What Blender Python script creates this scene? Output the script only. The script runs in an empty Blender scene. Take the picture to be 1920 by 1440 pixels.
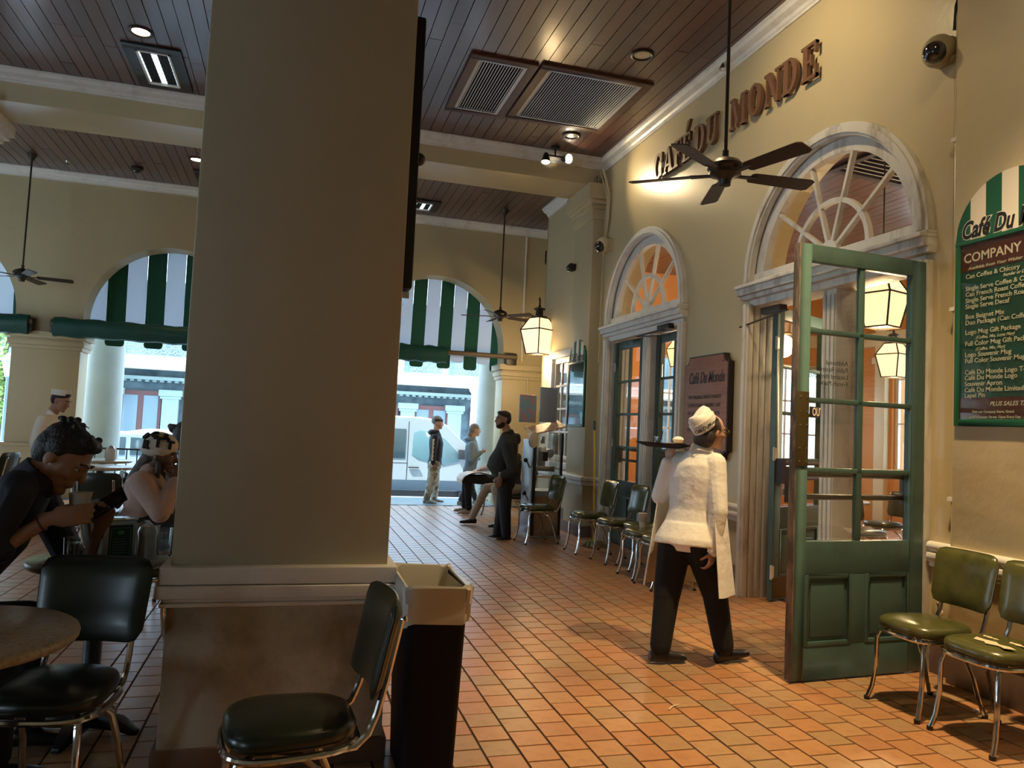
import bpy, bmesh, math, random
import numpy as np
from mathutils import Vector, Matrix, noise
random.seed(7)
sc = bpy.context.scene
COL = sc.collection
PI = math.pi
random.seed(7)

# ------------------------------------------------------------------ camera
CX, CY, FPX, EYE = 960.0, 720.0, 1417.68, 1.42
RM = Matrix(((0.960, -0.061, -0.275), (-0.278, -0.045, -0.960), (0.047, 0.997, -0.060)))
_x = RM.row[0].normalized(); _y = RM.row[1] - _x * RM.row[1].dot(_x); _y.normalize(); _z = _x.cross(_y)
RM = Matrix((_x, _y, _z))
cam_d = bpy.data.cameras.new('camera'); cam = bpy.data.objects.new('camera', cam_d); COL.objects.link(cam)
cam_d.sensor_width = 36; cam_d.lens = FPX / 1920 * 36; cam_d.clip_start = 0.05; cam_d.clip_end = 300
cam.matrix_world = Matrix.Translation((0, 0, EYE)) @ RM.to_4x4()
sc.camera = cam

# ------------------------------------------------------------------ world, sun, exposure
w = bpy.data.worlds.new('sky'); sc.world = w; w.use_nodes = True
nt = w.node_tree; nt.nodes.clear()
wo = nt.nodes.new('ShaderNodeOutputWorld'); bg = nt.nodes.new('ShaderNodeBackground')
tc = nt.nodes.new('ShaderNodeTexCoord'); sx = nt.nodes.new('ShaderNodeSeparateXYZ'); cr = nt.nodes.new('ShaderNodeValToRGB')
nt.links.new(tc.outputs['Generated'], sx.inputs[0]); nt.links.new(sx.outputs['Z'], cr.inputs[0])
cr.color_ramp.elements[0].color = (0.62, 0.82, 1.0, 1); cr.color_ramp.elements[1].color = (0.45, 0.68, 1.0, 1)
nt.links.new(cr.outputs[0], bg.inputs[0]); bg.inputs[1].default_value = 9.0
nt.links.new(bg.outputs[0], wo.inputs[0])
sun_d = bpy.data.lights.new('sun', 'SUN'); sun_d.energy = 14.0; sun_d.angle = 0.02; sun_d.color = (1, 0.95, 0.86)
sun = bpy.data.objects.new('sun', sun_d); COL.objects.link(sun)
sun.rotation_euler = Vector((-0.45, -0.2, 0.85)).to_track_quat('Z', 'Y').to_euler()
vs = sc.view_settings
vs.view_transform = 'Standard'; vs.look = 'None'; vs.gamma = 1; vs.use_curve_mapping = False; vs.exposure = 0.0
sc.cycles.use_denoising = True
sc.cycles.max_bounces = 7; sc.cycles.diffuse_bounces = 4; sc.cycles.glossy_bounces = 3
sc.cycles.transparent_max_bounces = 12; sc.cycles.sample_clamp_indirect = 6
sc.cycles.caustics_reflective = False; sc.cycles.caustics_refractive = False

# ------------------------------------------------------------------ measuring helpers: a point of the photograph on a real plane
def ray(x, y):
    v = RM @ Vector((x - CX, -(y - CY), -FPX)); return v.normalized()
def PY(x, y, Y): r = ray(x, y); t = Y / r.y; return Vector((r.x * t, Y, EYE + r.z * t))
def PX(x, y, X): r = ray(x, y); t = X / r.x; return Vector((X, r.y * t, EYE + r.z * t))
def PZ(x, y, Z=0.0): r = ray(x, y); t = (Z - EYE) / r.z; return Vector((r.x * t, r.y * t, Z))

# ------------------------------------------------------------------ materials
def mat(name, col, rough=0.5, metal=0.0, var=None, bump=None, spec=0.5, coat=0.0, emit=None, rnd=None, alpha=1.0, sheen=0.0, stretch=None):
    """var=(scale, colour2, lo, hi): noise mix; bump=(scale, strength, dist); rnd=('object'|'island', [colours])"""
    m = bpy.data.materials.new(name); m.use_nodes = True
    n = m.node_tree; b = n.nodes['Principled BSDF']; L = n.links.new
    b.inputs['Base Color'].default_value = (*col, 1); b.inputs['Roughness'].default_value = rough
    b.inputs['Metallic'].default_value = metal; b.inputs['Specular IOR Level'].default_value = spec
    b.inputs['Coat Weight'].default_value = coat; b.inputs['Coat Roughness'].default_value = 0.15
    if sheen: b.inputs['Sheen Weight'].default_value = sheen
    if emit: b.inputs['Emission Color'].default_value = (*emit[0], 1); b.inputs['Emission Strength'].default_value = emit[1]
    src = None
    tcn = n.nodes.new('ShaderNodeTexCoord'); co = tcn.outputs['Object']
    if stretch:
        mp = n.nodes.new('ShaderNodeMapping'); mp.inputs['Scale'].default_value = stretch; L(co, mp.inputs[0]); co = mp.outputs[0]
    if rnd:
        r = n.nodes.new('ShaderNodeValToRGB'); r.color_ramp.interpolation = 'LINEAR'
        cols = rnd[1]; els = r.color_ramp.elements
        while len(els) < len(cols): els.new(0.5)
        for i, c in enumerate(cols): els[i].position = i / (len(cols) - 1)
        for i, c in enumerate(cols): els[i].color = (*c, 1)
        if rnd[0] == 'object': q = n.nodes.new('ShaderNodeObjectInfo'); L(q.outputs['Random'], r.inputs[0])
        else: q = n.nodes.new('ShaderNodeNewGeometry'); L(q.outputs['Random Per Island'], r.inputs[0])
        src = r.outputs[0]
    if var:
        s, c2, lo, hi = var
        t = n.nodes.new('ShaderNodeTexNoise'); t.inputs['Scale'].default_value = s; t.inputs['Detail'].default_value = 6
        t.inputs['Roughness'].default_value = 0.62; L(co, t.inputs['Vector'])
        mr = n.nodes.new('ShaderNodeMapRange'); mr.inputs['From Min'].default_value = lo; mr.inputs['From Max'].default_value = hi
        L(t.outputs['Fac'], mr.inputs['Value'])
        mx = n.nodes.new('ShaderNodeMix'); mx.data_type = 'RGBA'
        L(mr.outputs[0], mx.inputs[0])
        if src: L(src, mx.inputs[6])
        else: mx.inputs[6].default_value = (*col, 1)
        mx.inputs[7].default_value = (*c2, 1); src = mx.outputs[2]
    if src: L(src, b.inputs['Base Color'])
    if bump:
        s, st, di = bump
        t = n.nodes.new('ShaderNodeTexNoise'); t.inputs['Scale'].default_value = s; t.inputs['Detail'].default_value = 4; L(co, t.inputs['Vector'])
        bp = n.nodes.new('ShaderNodeBump'); bp.inputs['Strength'].default_value = st; bp.inputs['Distance'].default_value = di
        L(t.outputs['Fac'], bp.inputs['Height']); L(bp.outputs[0], b.inputs['Normal'])
    if alpha < 1: b.inputs['Alpha'].default_value = alpha
    return m
def glassy(name, tint=(1, 1, 1), refl=0.08, rough=0.02):
    m = bpy.data.materials.new(name); m.use_nodes = True; n = m.node_tree; n.nodes.clear(); L = n.links.new
    o = n.nodes.new('ShaderNodeOutputMaterial'); mx = n.nodes.new('ShaderNodeMixShader'); t = n.nodes.new('ShaderNodeBsdfTransparent')
    g = n.nodes.new('ShaderNodeBsdfGlossy'); lw = n.nodes.new('ShaderNodeLayerWeight'); f = n.nodes.new('ShaderNodeMath'); f.operation = 'POWER'; f.inputs[1].default_value = 5
    L(lw.outputs['Facing'], f.inputs[0])
    a = n.nodes.new('ShaderNodeMath'); a.operation = 'ADD'; a.inputs[1].default_value = refl; a.use_clamp = True
    t.inputs[0].default_value = (*tint, 1); g.inputs['Roughness'].default_value = rough
    L(f.outputs[0], a.inputs[0]); L(a.outputs[0], mx.inputs[0]); L(t.outputs[0], mx.inputs[1]); L(g.outputs[0], mx.inputs[2]); L(mx.outputs[0], o.inputs[0])
    return m
M = {}
M['wall'] = mat('cream_plaster', (0.55, 0.45, 0.255), 0.45, var=(1.3, (0.52, 0.43, 0.26), 0.42, 0.7), bump=(9, 0.25, 0.02))
M['wall_gloss'] = mat('glossy_cream_paint', (0.56, 0.465, 0.27), 0.3, var=(1.6, (0.53, 0.44, 0.27), 0.42, 0.7), bump=(22, 0.12, 0.012))
M['pillar'] = mat('pillar_plaster', (0.50, 0.45, 0.32), 0.42, var=(1.1, (0.44, 0.39, 0.27), 0.4, 0.7), bump=(30, 0.12, 0.01))
M['plinth'] = mat('scuffed_plaster', (0.50, 0.46, 0.36), 0.6, var=(2.6, (0.30, 0.24, 0.16), 0.46, 0.68), bump=(26, 0.3, 0.012))
M['trim'] = mat('white_trim_paint', (0.78, 0.76, 0.70), 0.38, var=(5, (0.62, 0.59, 0.52), 0.5, 0.72), bump=(18, 0.12, 0.008))
M['trim_old'] = mat('worn_white_paint', (0.66, 0.63, 0.56), 0.45, var=(7, (0.30, 0.25, 0.19), 0.5, 0.74), bump=(24, 0.4, 0.01), stretch=(1, 1, 0.25))
M['base_brown'] = mat('brown_baseboard_tile', (0.16, 0.10, 0.07), 0.5, bump=(15, 0.2, 0.01))
TILES = [(0.46, 0.21, 0.085), (0.38, 0.24, 0.12), (0.50, 0.24, 0.10), (0.43, 0.20, 0.09), (0.50, 0.27, 0.12), (0.36, 0.24, 0.13)]
M['tile'] = mat('terracotta_tile', (0.4, 0.17, 0.07), 0.34, spec=0.9, rnd=('object', TILES), var=(14, (0.30, 0.14, 0.07), 0.5, 0.85), bump=(40, 0.12, 0.004))
M['tile_s'] = mat('terracotta_tile_field', (0.4, 0.17, 0.07), 0.34, spec=0.9, rnd=('island', TILES), var=(14, (0.30, 0.14, 0.07), 0.5, 0.85), bump=(40, 0.12, 0.004))
M['grout'] = mat('dark_grout', (0.035, 0.02, 0.015), 0.8)
PLK = [(0.115, 0.046, 0.034), (0.085, 0.040, 0.034), (0.15, 0.058, 0.040), (0.10, 0.056, 0.050), (0.13, 0.048, 0.032), (0.075, 0.040, 0.038)]
M['plank'] = mat('mahogany_plank', (0.1, 0.04, 0.03), 0.36, rnd=('object', PLK), var=(6, (0.06, 0.024, 0.018), 0.45, 0.8), bump=(30, 0.15, 0.004), stretch=(6, 0.5, 6), coat=0.5, spec=0.7)
M['plank_s'] = mat('mahogany_plank_field', (0.1, 0.04, 0.03), 0.36, rnd=('island', PLK), var=(6, (0.06, 0.024, 0.018), 0.45, 0.8), bump=(30, 0.15, 0.004), stretch=(6, 0.5, 6), coat=0.5, spec=0.7)
M['dark_wood'] = mat('dark_backing', (0.012, 0.007, 0.005), 0.8)
M['brown_wood'] = mat('brown_wood_frame', (0.09, 0.035, 0.022), 0.45, bump=(20, 0.15, 0.005))
M['green'] = mat('door_green_paint', (0.062, 0.120, 0.108), 0.38, var=(3.2, (0.045, 0.075, 0.068), 0.5, 0.75), bump=(16, 0.2, 0.008))
M['worn_edge'] = mat('worn_door_edge', (0.10, 0.085, 0.075), 0.7, var=(14, (0.26, 0.2, 0.16), 0.45, 0.6), bump=(20, 0.6, 0.02), stretch=(1, 1, 0.3))
M['black'] = mat('black_metal', (0.012, 0.012, 0.013), 0.4)
M['bronze'] = mat('dark_bronze', (0.035, 0.024, 0.018), 0.38, metal=0.3)
M['chrome'] = mat('chrome', (0.62, 0.6, 0.58), 0.12, metal=1.0)
M['steel'] = mat('brushed_steel', (0.45, 0.46, 0.48), 0.3, metal=0.9, var=(8, (0.3, 0.3, 0.32), 0.4, 0.7))
M['brass'] = mat('aged_brass', (0.11, 0.085, 0.035), 0.45, metal=0.6)
M['glass'] = glassy('window_glass', (0.96, 0.98, 0.97), 0.07)
M['glass_thick'] = glassy('tumbler_glass', (0.95, 0.97, 0.98), 0.07)
M['white'] = mat('white_paint', (0.8, 0.8, 0.78), 0.4)
M['olive'] = mat('olive_green_vinyl', (0.085, 0.085, 0.022), 0.26, var=(9, (0.05, 0.055, 0.018), 0.4, 0.7), bump=(60, 0.04, 0.003), coat=0.25)
M['dkvinyl'] = mat('dark_green_vinyl', (0.014, 0.022, 0.014), 0.3, bump=(60, 0.04, 0.003), coat=0.2)
M['orange_wall'] = mat('orange_wall_paint', (0.62, 0.25, 0.06), 0.6)
M['cream'] = mat('cream_paint', (0.72, 0.62, 0.42), 0.5)

# ------------------------------------------------------------------ mesh builder
class MB:
    def __init__(s): s.v = []; s.f = []
    def add(s, vs_, fs):
        o = len(s.v); s.v += [tuple(v) for v in vs_]; s.f += [tuple(i + o for i in f) for f in fs]; return s
    def box(s, x0, x1, y0, y1, z0, z1):
        return s.add([(x0, y0, z0), (x1, y0, z0), (x1, y1, z0), (x0, y1, z0), (x0, y0, z1), (x1, y0, z1), (x1, y1, z1), (x0, y1, z1)],
                     [(3, 2, 1, 0), (4, 5, 6, 7), (0, 1, 5, 4), (1, 2, 6, 5), (2, 3, 7, 6), (3, 0, 4, 7)])
    def obox(s, c, e, m=None):
        """box of half sizes e about c, turned by the 3x3 matrix m"""
        m = m or Matrix.Identity(3); c = Vector(c)
        vs_ = [c + m @ Vector((sx_ * e[0], sy * e[1], sz * e[2])) for sx_, sy, sz in ((-1, -1, -1), (1, -1, -1), (1, 1, -1), (-1, 1, -1), (-1, -1, 1), (1, -1, 1), (1, 1, 1), (-1, 1, 1))]
        return s.add(vs_, [(3, 2, 1, 0), (4, 5, 6, 7), (0, 1, 5, 4), (1, 2, 6, 5), (2, 3, 7, 6), (3, 0, 4, 7)])
    def bar(s, p0, p1, wid, hei, up=(0, 0, 1)):
        p0 = Vector(p0); p1 = Vector(p1); d = (p1 - p0); l = d.length; d.normalize(); up = Vector(up)
        sd = d.cross(up)
        if sd.length < 1e-4: sd = d.cross(Vector((1, 0, 0)))
        sd.normalize(); u = sd.cross(d)
        return s.obox((p0 + p1) / 2, (l / 2, wid / 2, hei / 2), Matrix((d, sd, u)).transposed())
    def ring(s, rings, cap=True, closed=False):
        n = len(rings[0]); vs_ = [v for r in rings for v in r]; fs = []
        R = len(rings)
        for i in range(R if closed else R - 1):
            a = i * n; b = ((i + 1) % R) * n
            for j in range(n): k = (j + 1) % n; fs.append((a + j, a + k, b + k, b + j))
        if cap and not closed: fs.append(tuple(range(n))[::-1]); fs.append(tuple((R - 1) * n + j for j in range(n)))
        return s.add(vs_, fs)
    def tube(s, path, r, n=8, closed=False, flat=1.0, up=None):
        P = [Vector(p) for p in path]; rings = []; prev = None
        rr = r if hasattr(r, '__len__') else [r] * len(P)
        for i, p in enumerate(P):
            if closed: t = P[(i + 1) % len(P)] - P[i - 1]
            else: t = P[min(i + 1, len(P) - 1)] - P[max(i - 1, 0)]
            t.normalize()
            if prev is None:
                a = Vector(up) if up else (Vector((0, 0, 1)) if abs(t.z) < 0.9 else Vector((1, 0, 0)))
            else: a = prev
            u = (a - t * a.dot(t)).normalized(); prev = u; q = t.cross(u)
            rings.append([p + (u * math.cos(2 * PI * j / n) + q * math.sin(2 * PI * j / n) * flat) * rr[i] for j in range(n)])
        return s.ring(rings, cap=not closed, closed=closed)
    def cyl(s, p0, p1, r0, r1=None, n=16): return s.tube([p0, p1], [r0, r0 if r1 is None else r1], n)
    def lathe(s, prof, c=(0, 0, 0), n=24, ax='z', cap=True):
        rings = []
        for r, h in prof:
            rg = []
            for j in range(n):
                a = 2 * PI * j / n; x, y = r * math.cos(a), r * math.sin(a)
                rg.append({'z': (c[0] + x, c[1] + y, c[2] + h), 'x': (c[0] + h, c[1] + x, c[2] + y), 'y': (c[0] - x, c[1] + h, c[2] + y)}[ax])
            rings.append(rg)
        return s.ring(rings, cap)
    def ell(s, c, r, m=None, n=14, k=9):
        m = m or Matrix.Identity(3); c = Vector(c); rings = []
        for i in range(k + 1):
            ph = -PI / 2 + PI * (0.03 + 0.94 * i / k)
            rings.append([c + m @ Vector((r[0] * math.cos(ph) * math.cos(2 * PI * j / n), r[1] * math.cos(ph) * math.sin(2 * PI * j / n), r[2] * math.sin(ph))) for j in range(n)])
        return s.ring(rings)
    def prism(s, poly, o, u, v, nrm, d):
        """2-D polygon in the frame (o; u, v), pushed d along nrm"""
        o, u, v, nrm = Vector(o), Vector(u), Vector(v), Vector(nrm); n = len(poly)
        a = [o + u * p[0] + v * p[1] for p in poly]; b = [q + nrm * d for q in a]
        return s.add(a + b, [tuple(range(n))[::-1], tuple(range(n, 2 * n))] + [(j, (j + 1) % n, n + (j + 1) % n, n + j) for j in range(n)])
    def extr(s, prof, p0, p1, out, up=(0, 0, 1)):
        """profile [(out, up)] swept from p0 to p1"""
        p0, p1, out, up = Vector(p0), Vector(p1), Vector(out), Vector(up)
        return s.ring([[p + out * a + up * b for a, b in prof] for p in (p0, p1)])
    def build(s, name, m, parent=None, smooth=False, bevel=0.0, seg=2, kind=None, sub=0, angle=35):
        me = bpy.data.meshes.new(name); me.from_pydata(s.v, [], s.f)
        bm = bmesh.new(); bm.from_mesh(me); bmesh.ops.recalc_face_normals(bm, faces=bm.faces)
        if bevel:
            bmesh.ops.remove_doubles(bm, verts=bm.verts, dist=1e-5)
            eds = [e for e in bm.edges if len(e.link_faces) == 2 and e.calc_face_angle(0) > 0.5]
            bmesh.ops.bevel(bm, geom=eds, offset=bevel, segments=seg, profile=0.6, affect='EDGES', clamp_overlap=True)
        bm.to_mesh(me); bm.free()
        if m: me.materials.append(m)
        if smooth or bevel:
            for p in me.polygons: p.use_smooth = True
            try: me.set_sharp_from_angle(angle=math.radians(angle))
            except Exception: pass
        o = bpy.data.objects.new(name, me); COL.objects.link(o)
        if parent: o.parent = parent
        if kind: o['kind'] = kind
        if sub: md = o.modifiers.new('s', 'SUBSURF'); md.levels = sub; md.render_levels = sub
        return o
def tag(o, label=None, cat=None, group=None, kind=None):
    if label: o['label'] = label
    if cat: o['category'] = cat
    if group: o['group'] = group
    if kind: o['kind'] = kind
    return o
def thing(name, label, cat, loc=(0, 0, 0), rz=0.0, group=None, kind=None):
    o = bpy.data.objects.new(name, None); COL.objects.link(o); o.location = loc; o.rotation_euler = (0, 0, rz); o.empty_display_size = 0.1
    return tag(o, label, cat, group, kind)
def struct(o, label=None): o['kind'] = 'structure'; (label and o.__setitem__('label', label)); return o
def dup(root, loc, rz, label=None, group=None):
    r = root.copy(); COL.objects.link(r); r.location = loc; r.rotation_euler = (0, 0, rz)
    if label: r['label'] = label
    if group: r['group'] = group
    for ch in list(root.children):
        c = ch.copy(); COL.objects.link(c); c.parent = r
        for g in list(ch.children):
            d = g.copy(); COL.objects.link(d); d.parent = c
    return r
def inst(o, name, parent, loc, rot=(0, 0, 0), scale=(1, 1, 1)):
    c = bpy.data.objects.new(name, o if isinstance(o, bpy.types.Mesh) else o.data); COL.objects.link(c); c.parent = parent; c.location = loc; c.rotation_euler = rot; c.scale = scale
    return c
def text(name, body, size, m, mw, parent=None, extrude=0.002, shear=0.0, bold=0.0, align='LEFT', width=None, res=3, space=1.0):
    cu = bpy.data.curves.new(name, 'FONT'); cu.body = body; cu.size = size; cu.extrude = extrude; cu.shear = shear; cu.offset = bold
    cu.align_x = align; cu.resolution_u = res; cu.space_character = space
    t = bpy.data.objects.new('tmp', cu); COL.objects.link(t)
    dg = bpy.context.evaluated_depsgraph_get(); dg.update()
    me = bpy.data.meshes.new_from_object(t.evaluated_get(dg)); bpy.data.objects.remove(t)
    if width and len(me.vertices):
        xs = [v.co.x for v in me.vertices]; k = width / max(1e-6, max(xs) - min(xs))
        for v in me.vertices: v.co.x *= k
    me.materials.clear(); me.materials.append(m); me.name = name
    o = bpy.data.objects.new(name, me); COL.objects.link(o)
    if parent: o.parent = parent
    o.matrix_local = mw
    return o
def frame(o, xv, yv):
    xv = Vector(xv); yv = Vector(yv); zv = xv.cross(yv)
    m = Matrix((xv, yv, zv)).transposed().to_4x4(); m.translation = Vector(o); return m
def wallframe(y, z, x): return frame((x, y, z), (0, -1, 0), (0, 0, 1))      # reads on a wall that faces -X
def lamp(name, kind, loc, energy, col=(1, 0.8, 0.5), size=0.1, aim=None, spot=None, blend=0.5, parent=None):
    d = bpy.data.lights.new(name, kind); d.energy = energy; d.color = col
    if kind == 'AREA': d.size = size
    elif kind in ('POINT', 'SPOT'): d.shadow_soft_size = size
    if kind == 'SPOT': d.spot_size = spot or 1.2; d.spot_blend = blend
    o = bpy.data.objects.new(name, d); COL.objects.link(o); o.location = loc
    if aim is not None: o.rotation_euler = (Vector(loc) - Vector(aim)).to_track_quat('Z', 'Y').to_euler()
    if parent: o.parent = parent
    return o
WARM = (1.0, 0.70, 0.36)
# ceiling downlights of the cafe terrace (their fittings stand out of view above and behind the photographer)
for i, (x, y, e) in enumerate([(2.75, 2.9, 300), (2.7, 5.4, 75), (2.6, 0.8, 50)]):
    lamp('downlight_glow', 'SPOT', (x, y, 5.15), e * 4, WARM, 0.08, aim=(x, y, 0), spot=1.25, blend=0.9)

# ------------------------------------------------------------------ floor
FX, FY, MOD = PZ(1050, 1341).x, PZ(1050, 1341).y, 0.162
fl = MB().box(-9, 4.6, -3, 13.62, -0.2, -0.006).build('floor', M['grout']); struct(fl)
g = 0.0035
def tilebox(mb, x, y, z=0.0, h=0.012):
    a, b, c, d = x + g, x + MOD - g, y + g, y + MOD - g; e = 0.0025
    mb.add([(a, c, z - h), (b, c, z - h), (b, d, z - h), (a, d, z - h), (a + e, c + e, z), (b - e, c + e, z), (b - e, d - e, z), (a + e, d - e, z)],
           [(4, 5, 6, 7), (0, 1, 5, 4), (1, 2, 6, 5), (2, 3, 7, 6), (3, 0, 4, 7)])
tm = MB(); tilebox(tm, -MOD / 2, -MOD / 2); tile0 = tm.build('tile', M['tile'])
tile_me = tile0.data; bpy.data.objects.remove(tile0)
cand = []; rest = MB()
i0, i1 = int((-8.5 - FX) / MOD), int((4.35 - FX) / MOD)
for i in range(i0, i1):
    off = (i % 2) * MOD / 2
    for j in range(int((0 - FY) / MOD), int((13.45 - FY) / MOD)):
        x, y = FX + i * MOD, FY + off + j * MOD
        cxp = (x + MOD / 2, y + MOD / 2)
        seen = 3.15 < cxp[1] < 7 and 0.3 * (cxp[1] - 3.2) * 0 + 0.72 < cxp[0] < 3.1 + 0.05 * cxp[1]
        cand.append((cxp[1] if seen else 99 + random.random(), x, y))
cand.sort()
for k, (s_, x, y) in enumerate(cand):
    if k < 295 and s_ < 90: inst(tile_me, 'tile', fl, (x + MOD / 2, y + MOD / 2, random.uniform(-0.0012, 0.0008)), (random.uniform(-.004, .004), random.uniform(-.004, .004), 0))
    else: tilebox(rest, x, y)
rest.build('tile_field', M['tile_s'], fl, kind='stuff')

# ------------------------------------------------------------------ ceilings of planks
ZC = 5.26
def planks(name, x0, x1, y0, y1, seenf, z=ZC, wdt=0.14, L0=2.4, back=True):
    ce = MB().box(x0, x1, y0, y1, z + 0.02, z + 0.25).build(name, M['dark_wood']); struct(ce)
    pm = MB().box(0, 1, 0, 1, 0, 0.02).build('p', M['plank']); pme = pm.data; bpy.data.objects.remove(pm)
    rest = MB(); n = 0; x = x0
    while x < x1 - 0.02:
        xe = min(x + wdt, x1); y = y0 - random.uniform(0, L0)
        while y < y1:
            ye = y + random.choice((L0 * 0.7, L0, L0 * 1.3)); a, b = max(y, y0), min(ye, y1)
            if b - a > 0.03:
                zz = z + random.uniform(-0.002, 0.002)
                if n < 296 and seenf(x, a, b):
                    inst(pme, 'plank', ce, (x + .004, a + .002, zz), scale=(xe - x - .008, b - a - .004, 1)); n += 1
                else: rest.box(x + .004, xe - .004, a + .002, b - .002, zz, zz + 0.02)
            y = ye
        x = xe
    if rest.v: rest.build('plank_field', M['plank_s'], ce, kind='stuff')
    return ce
ceil1 = planks('ceiling', -8.6, 4.03, -2.5, 9.75, lambda x, a, b: x > -3.9 and b > 6.2)
ceil2 = planks('ceiling', -8.6, 4.6, 10.5, 13.7, lambda x, a, b: -5.0 < x < -1.2 or x > 1.2)
struct(MB().box(-30, 12, -6, 14.1, ZC + 0.25, ZC + 0.6).build('sun_block_roof', M['dark_wood']))  # unseen slab above the planks, added to block the sun

CROWN = [(0, 0), (0.13, 0), (0.13, -0.02), (0.115, -0.03), (0.10, -0.06), (0.05, -0.085), (0.035, -0.11), (0.02, -0.12), (0.02, -0.14), (0, -0.14)]
def crown(p0, p1, out, name='trim_1'): return struct(MB().extr(CROWN, p0, p1, out).build(name, M['trim'], bevel=0))
RAIL = [(0, 0.085), (0.02, 0.088), (0.045, 0.08), (0.055, 0.06), (0.05, 0.04), (0.03, 0.028), (0.03, 0.02), (0.05, 0.012), (0.056, -0.008), (0.05, -0.03), (0.03, -0.045), (0.022, -0.05), (0.028, -0.062), (0.02, -0.075), (0, -0.075)]
RZ = 0.74
def rail(p0, p1, out, name='trim_2'): return struct(MB().extr([(a * .9, b) for a, b in RAIL], p0, p1, out).build(name, M['trim'], smooth=True, angle=50))

# beam across the room, on the pilaster
ZB = 4.9
struct(MB().box(-8.6, 4.03, 9.75, 10.5, ZB, ZC + 0.1).build('beam', M['wall_gloss'], bevel=0.012))
crown((-8.6, 9.75, ZC - 0.001), (4.03, 9.75, ZC - 0.001), (0, -1, 0), 'trim_1')
crown((-8.6, 10.5, ZC - 0.001), (4.0, 10.5, ZC - 0.001), (0, 1, 0), 'trim_1')
# beam above the near pillar, over the photographer's head
struct(MB().box(-8.6, 4.03, 3.25, 4.05, ZB, ZC + 0.1).build('beam', M['wall_gloss'], bevel=0.012))

# ------------------------------------------------------------------ near pillar
pil = MB().box(-0.435, 0.43, 3.32, 4.02, 0.80, ZB).build('pillar', M['pillar'], bevel=0.01); struct(pil)
MB().box(-0.44, 0.442, 3.30, 4.04, 0.0, 0.74).build('plinth', M['plinth'], pil, bevel=0.012)
MB().box(-0.46, 0.46, 3.285, 4.055, 0.0, 0.10).build('plinth_base', M['base_brown'], pil, bevel=0.008)
rm = MB()
for a, b, (ox, oy) in (((-0.435, 3.32), (0.43, 3.32), (0, -1)), ((0.43, 3.32), (0.43, 4.02), (1, 0)), ((-0.435, 4.02), (-0.435, 3.32), (-1, 0)), ((0.43, 4.02), (-0.435, 4.02), (0, 1))):
    pass
for hw, z0, z1 in ((0.052, 0.745, 0.815), (0.06, 0.69, 0.742), (0.035, 0.672, 0.69), (0.045, 0.655, 0.672)):
    rm.box(-0.435 - hw + .015, 0.43 + hw - .015, 3.32 - hw, 4.02 + hw, z0, z1)
rm.build('moulding', M['trim'], pil, bevel=0.014, seg=3)

# far left column, only its edge and capital in view
lc = MB().box(-4.45, -3.72, 9.7, 10.5, 0.8, 4.55).build('pillar', M['wall'], bevel=0.01); struct(lc)
MB().box(-4.47, -3.70, 9.68, 10.52, 0, 0.8).build('plinth', M['plinth'], lc, bevel=0.01)
cm = MB()
for hw, z0, z1 in ((0.0, 4.5, 4.6), (0.04, 4.6, 4.64), (0.08, 4.64, 4.7), (0.13, 4.7, 4.76), (0.17, 4.76, ZB)): cm.box(-4.45 - hw, -3.72 + hw, 9.7 - hw, 10.5 + hw, z0, z1)
cm.build('capital', M['trim'], lc, bevel=0.012)

# ------------------------------------------------------------------ walls with openings
def arc(c, r, a0, a1, n): return [(c[0] + r * math.cos(a0 + (a1 - a0) * i / n), c[1] + r * math.sin(a0 + (a1 - a0) * i / n)) for i in range(n + 1)]
def wall(name, u0, u1, top, openings, o, u, nrm, thick, m):
    """openings: (ua, ub, z_spring, arched, sill); arched ones rise to a half circle"""
    poly = [(u0, 0)]
    for ua, ub, zs, ar, sill in openings:
        if sill: continue
        poly.append((ua, 0)); poly.append((ua, zs))
        if ar: poly += arc(((ua + ub) / 2, zs), (ub - ua) / 2, PI, 0, 28)[1:-1]
        poly.append((ub, zs)); poly.append((ub, 0))
    poly += [(u1, 0), (u1, top), (u0, top)]
    ob = MB().prism(poly, o, u, (0, 0, 1), nrm, thick).build(name, m)
    return struct(ob)
WX = 4.03
CB, CS, RO, ZS = 5.09, 8.38, 1.02, 2.88   # door centres, radius of the openings, spring height
wr = wall('wall_right', 3.78, 9.9, ZC, [(CB - RO, CB + RO, ZS, True, 0), (CS - RO, CS + RO, ZS, True, 0)], (WX, 0, 0), (0, 1, 0), (1, 0, 0), 0.34, M['wall_gloss'])
struct(MB().box(3.955, 4.37, -2.6, 3.78, 0, ZC).build('wall_right', M['wall'], bevel=0.008))
# pilaster under the beam
pz_ = MB().box(3.87, 4.2, 9.75, 10.45, 0.74, 4.5).build('pillar', M['wall_gloss'], bevel=0.008); struct(pz_)
MB().box(3.86, 4.2, 9.74, 10.46, 0.12, 0.70).build('plinth', M['wall'], pz_, bevel=0.006)
MB().box(3.83, 4.2, 9.71, 10.49, -0.02, 0.15).build('plinth_base', M['base_brown'], pz_, bevel=0.01)
cm = MB()
for hw, z0, z1 in ((0.03, 4.42, 4.56), (0.06, 4.56, 4.62), (0.09, 4.62, 4.68), (0.12, 4.68, ZB)): cm.box(3.87 - hw, 4.2, 9.75 - hw, 10.45 + hw, z0, z1)
cm.build('capital', M['wall_gloss'], pz_, bevel=0.012)
rm = MB().box(3.81, 4.2, 9.69, 10.51, 0.755, 0.82).box(3.82, 4.2, 9.70, 10.50, 0.70, 0.75); rm.build('moulding', M['trim'], pz_, bevel=0.012)
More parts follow.
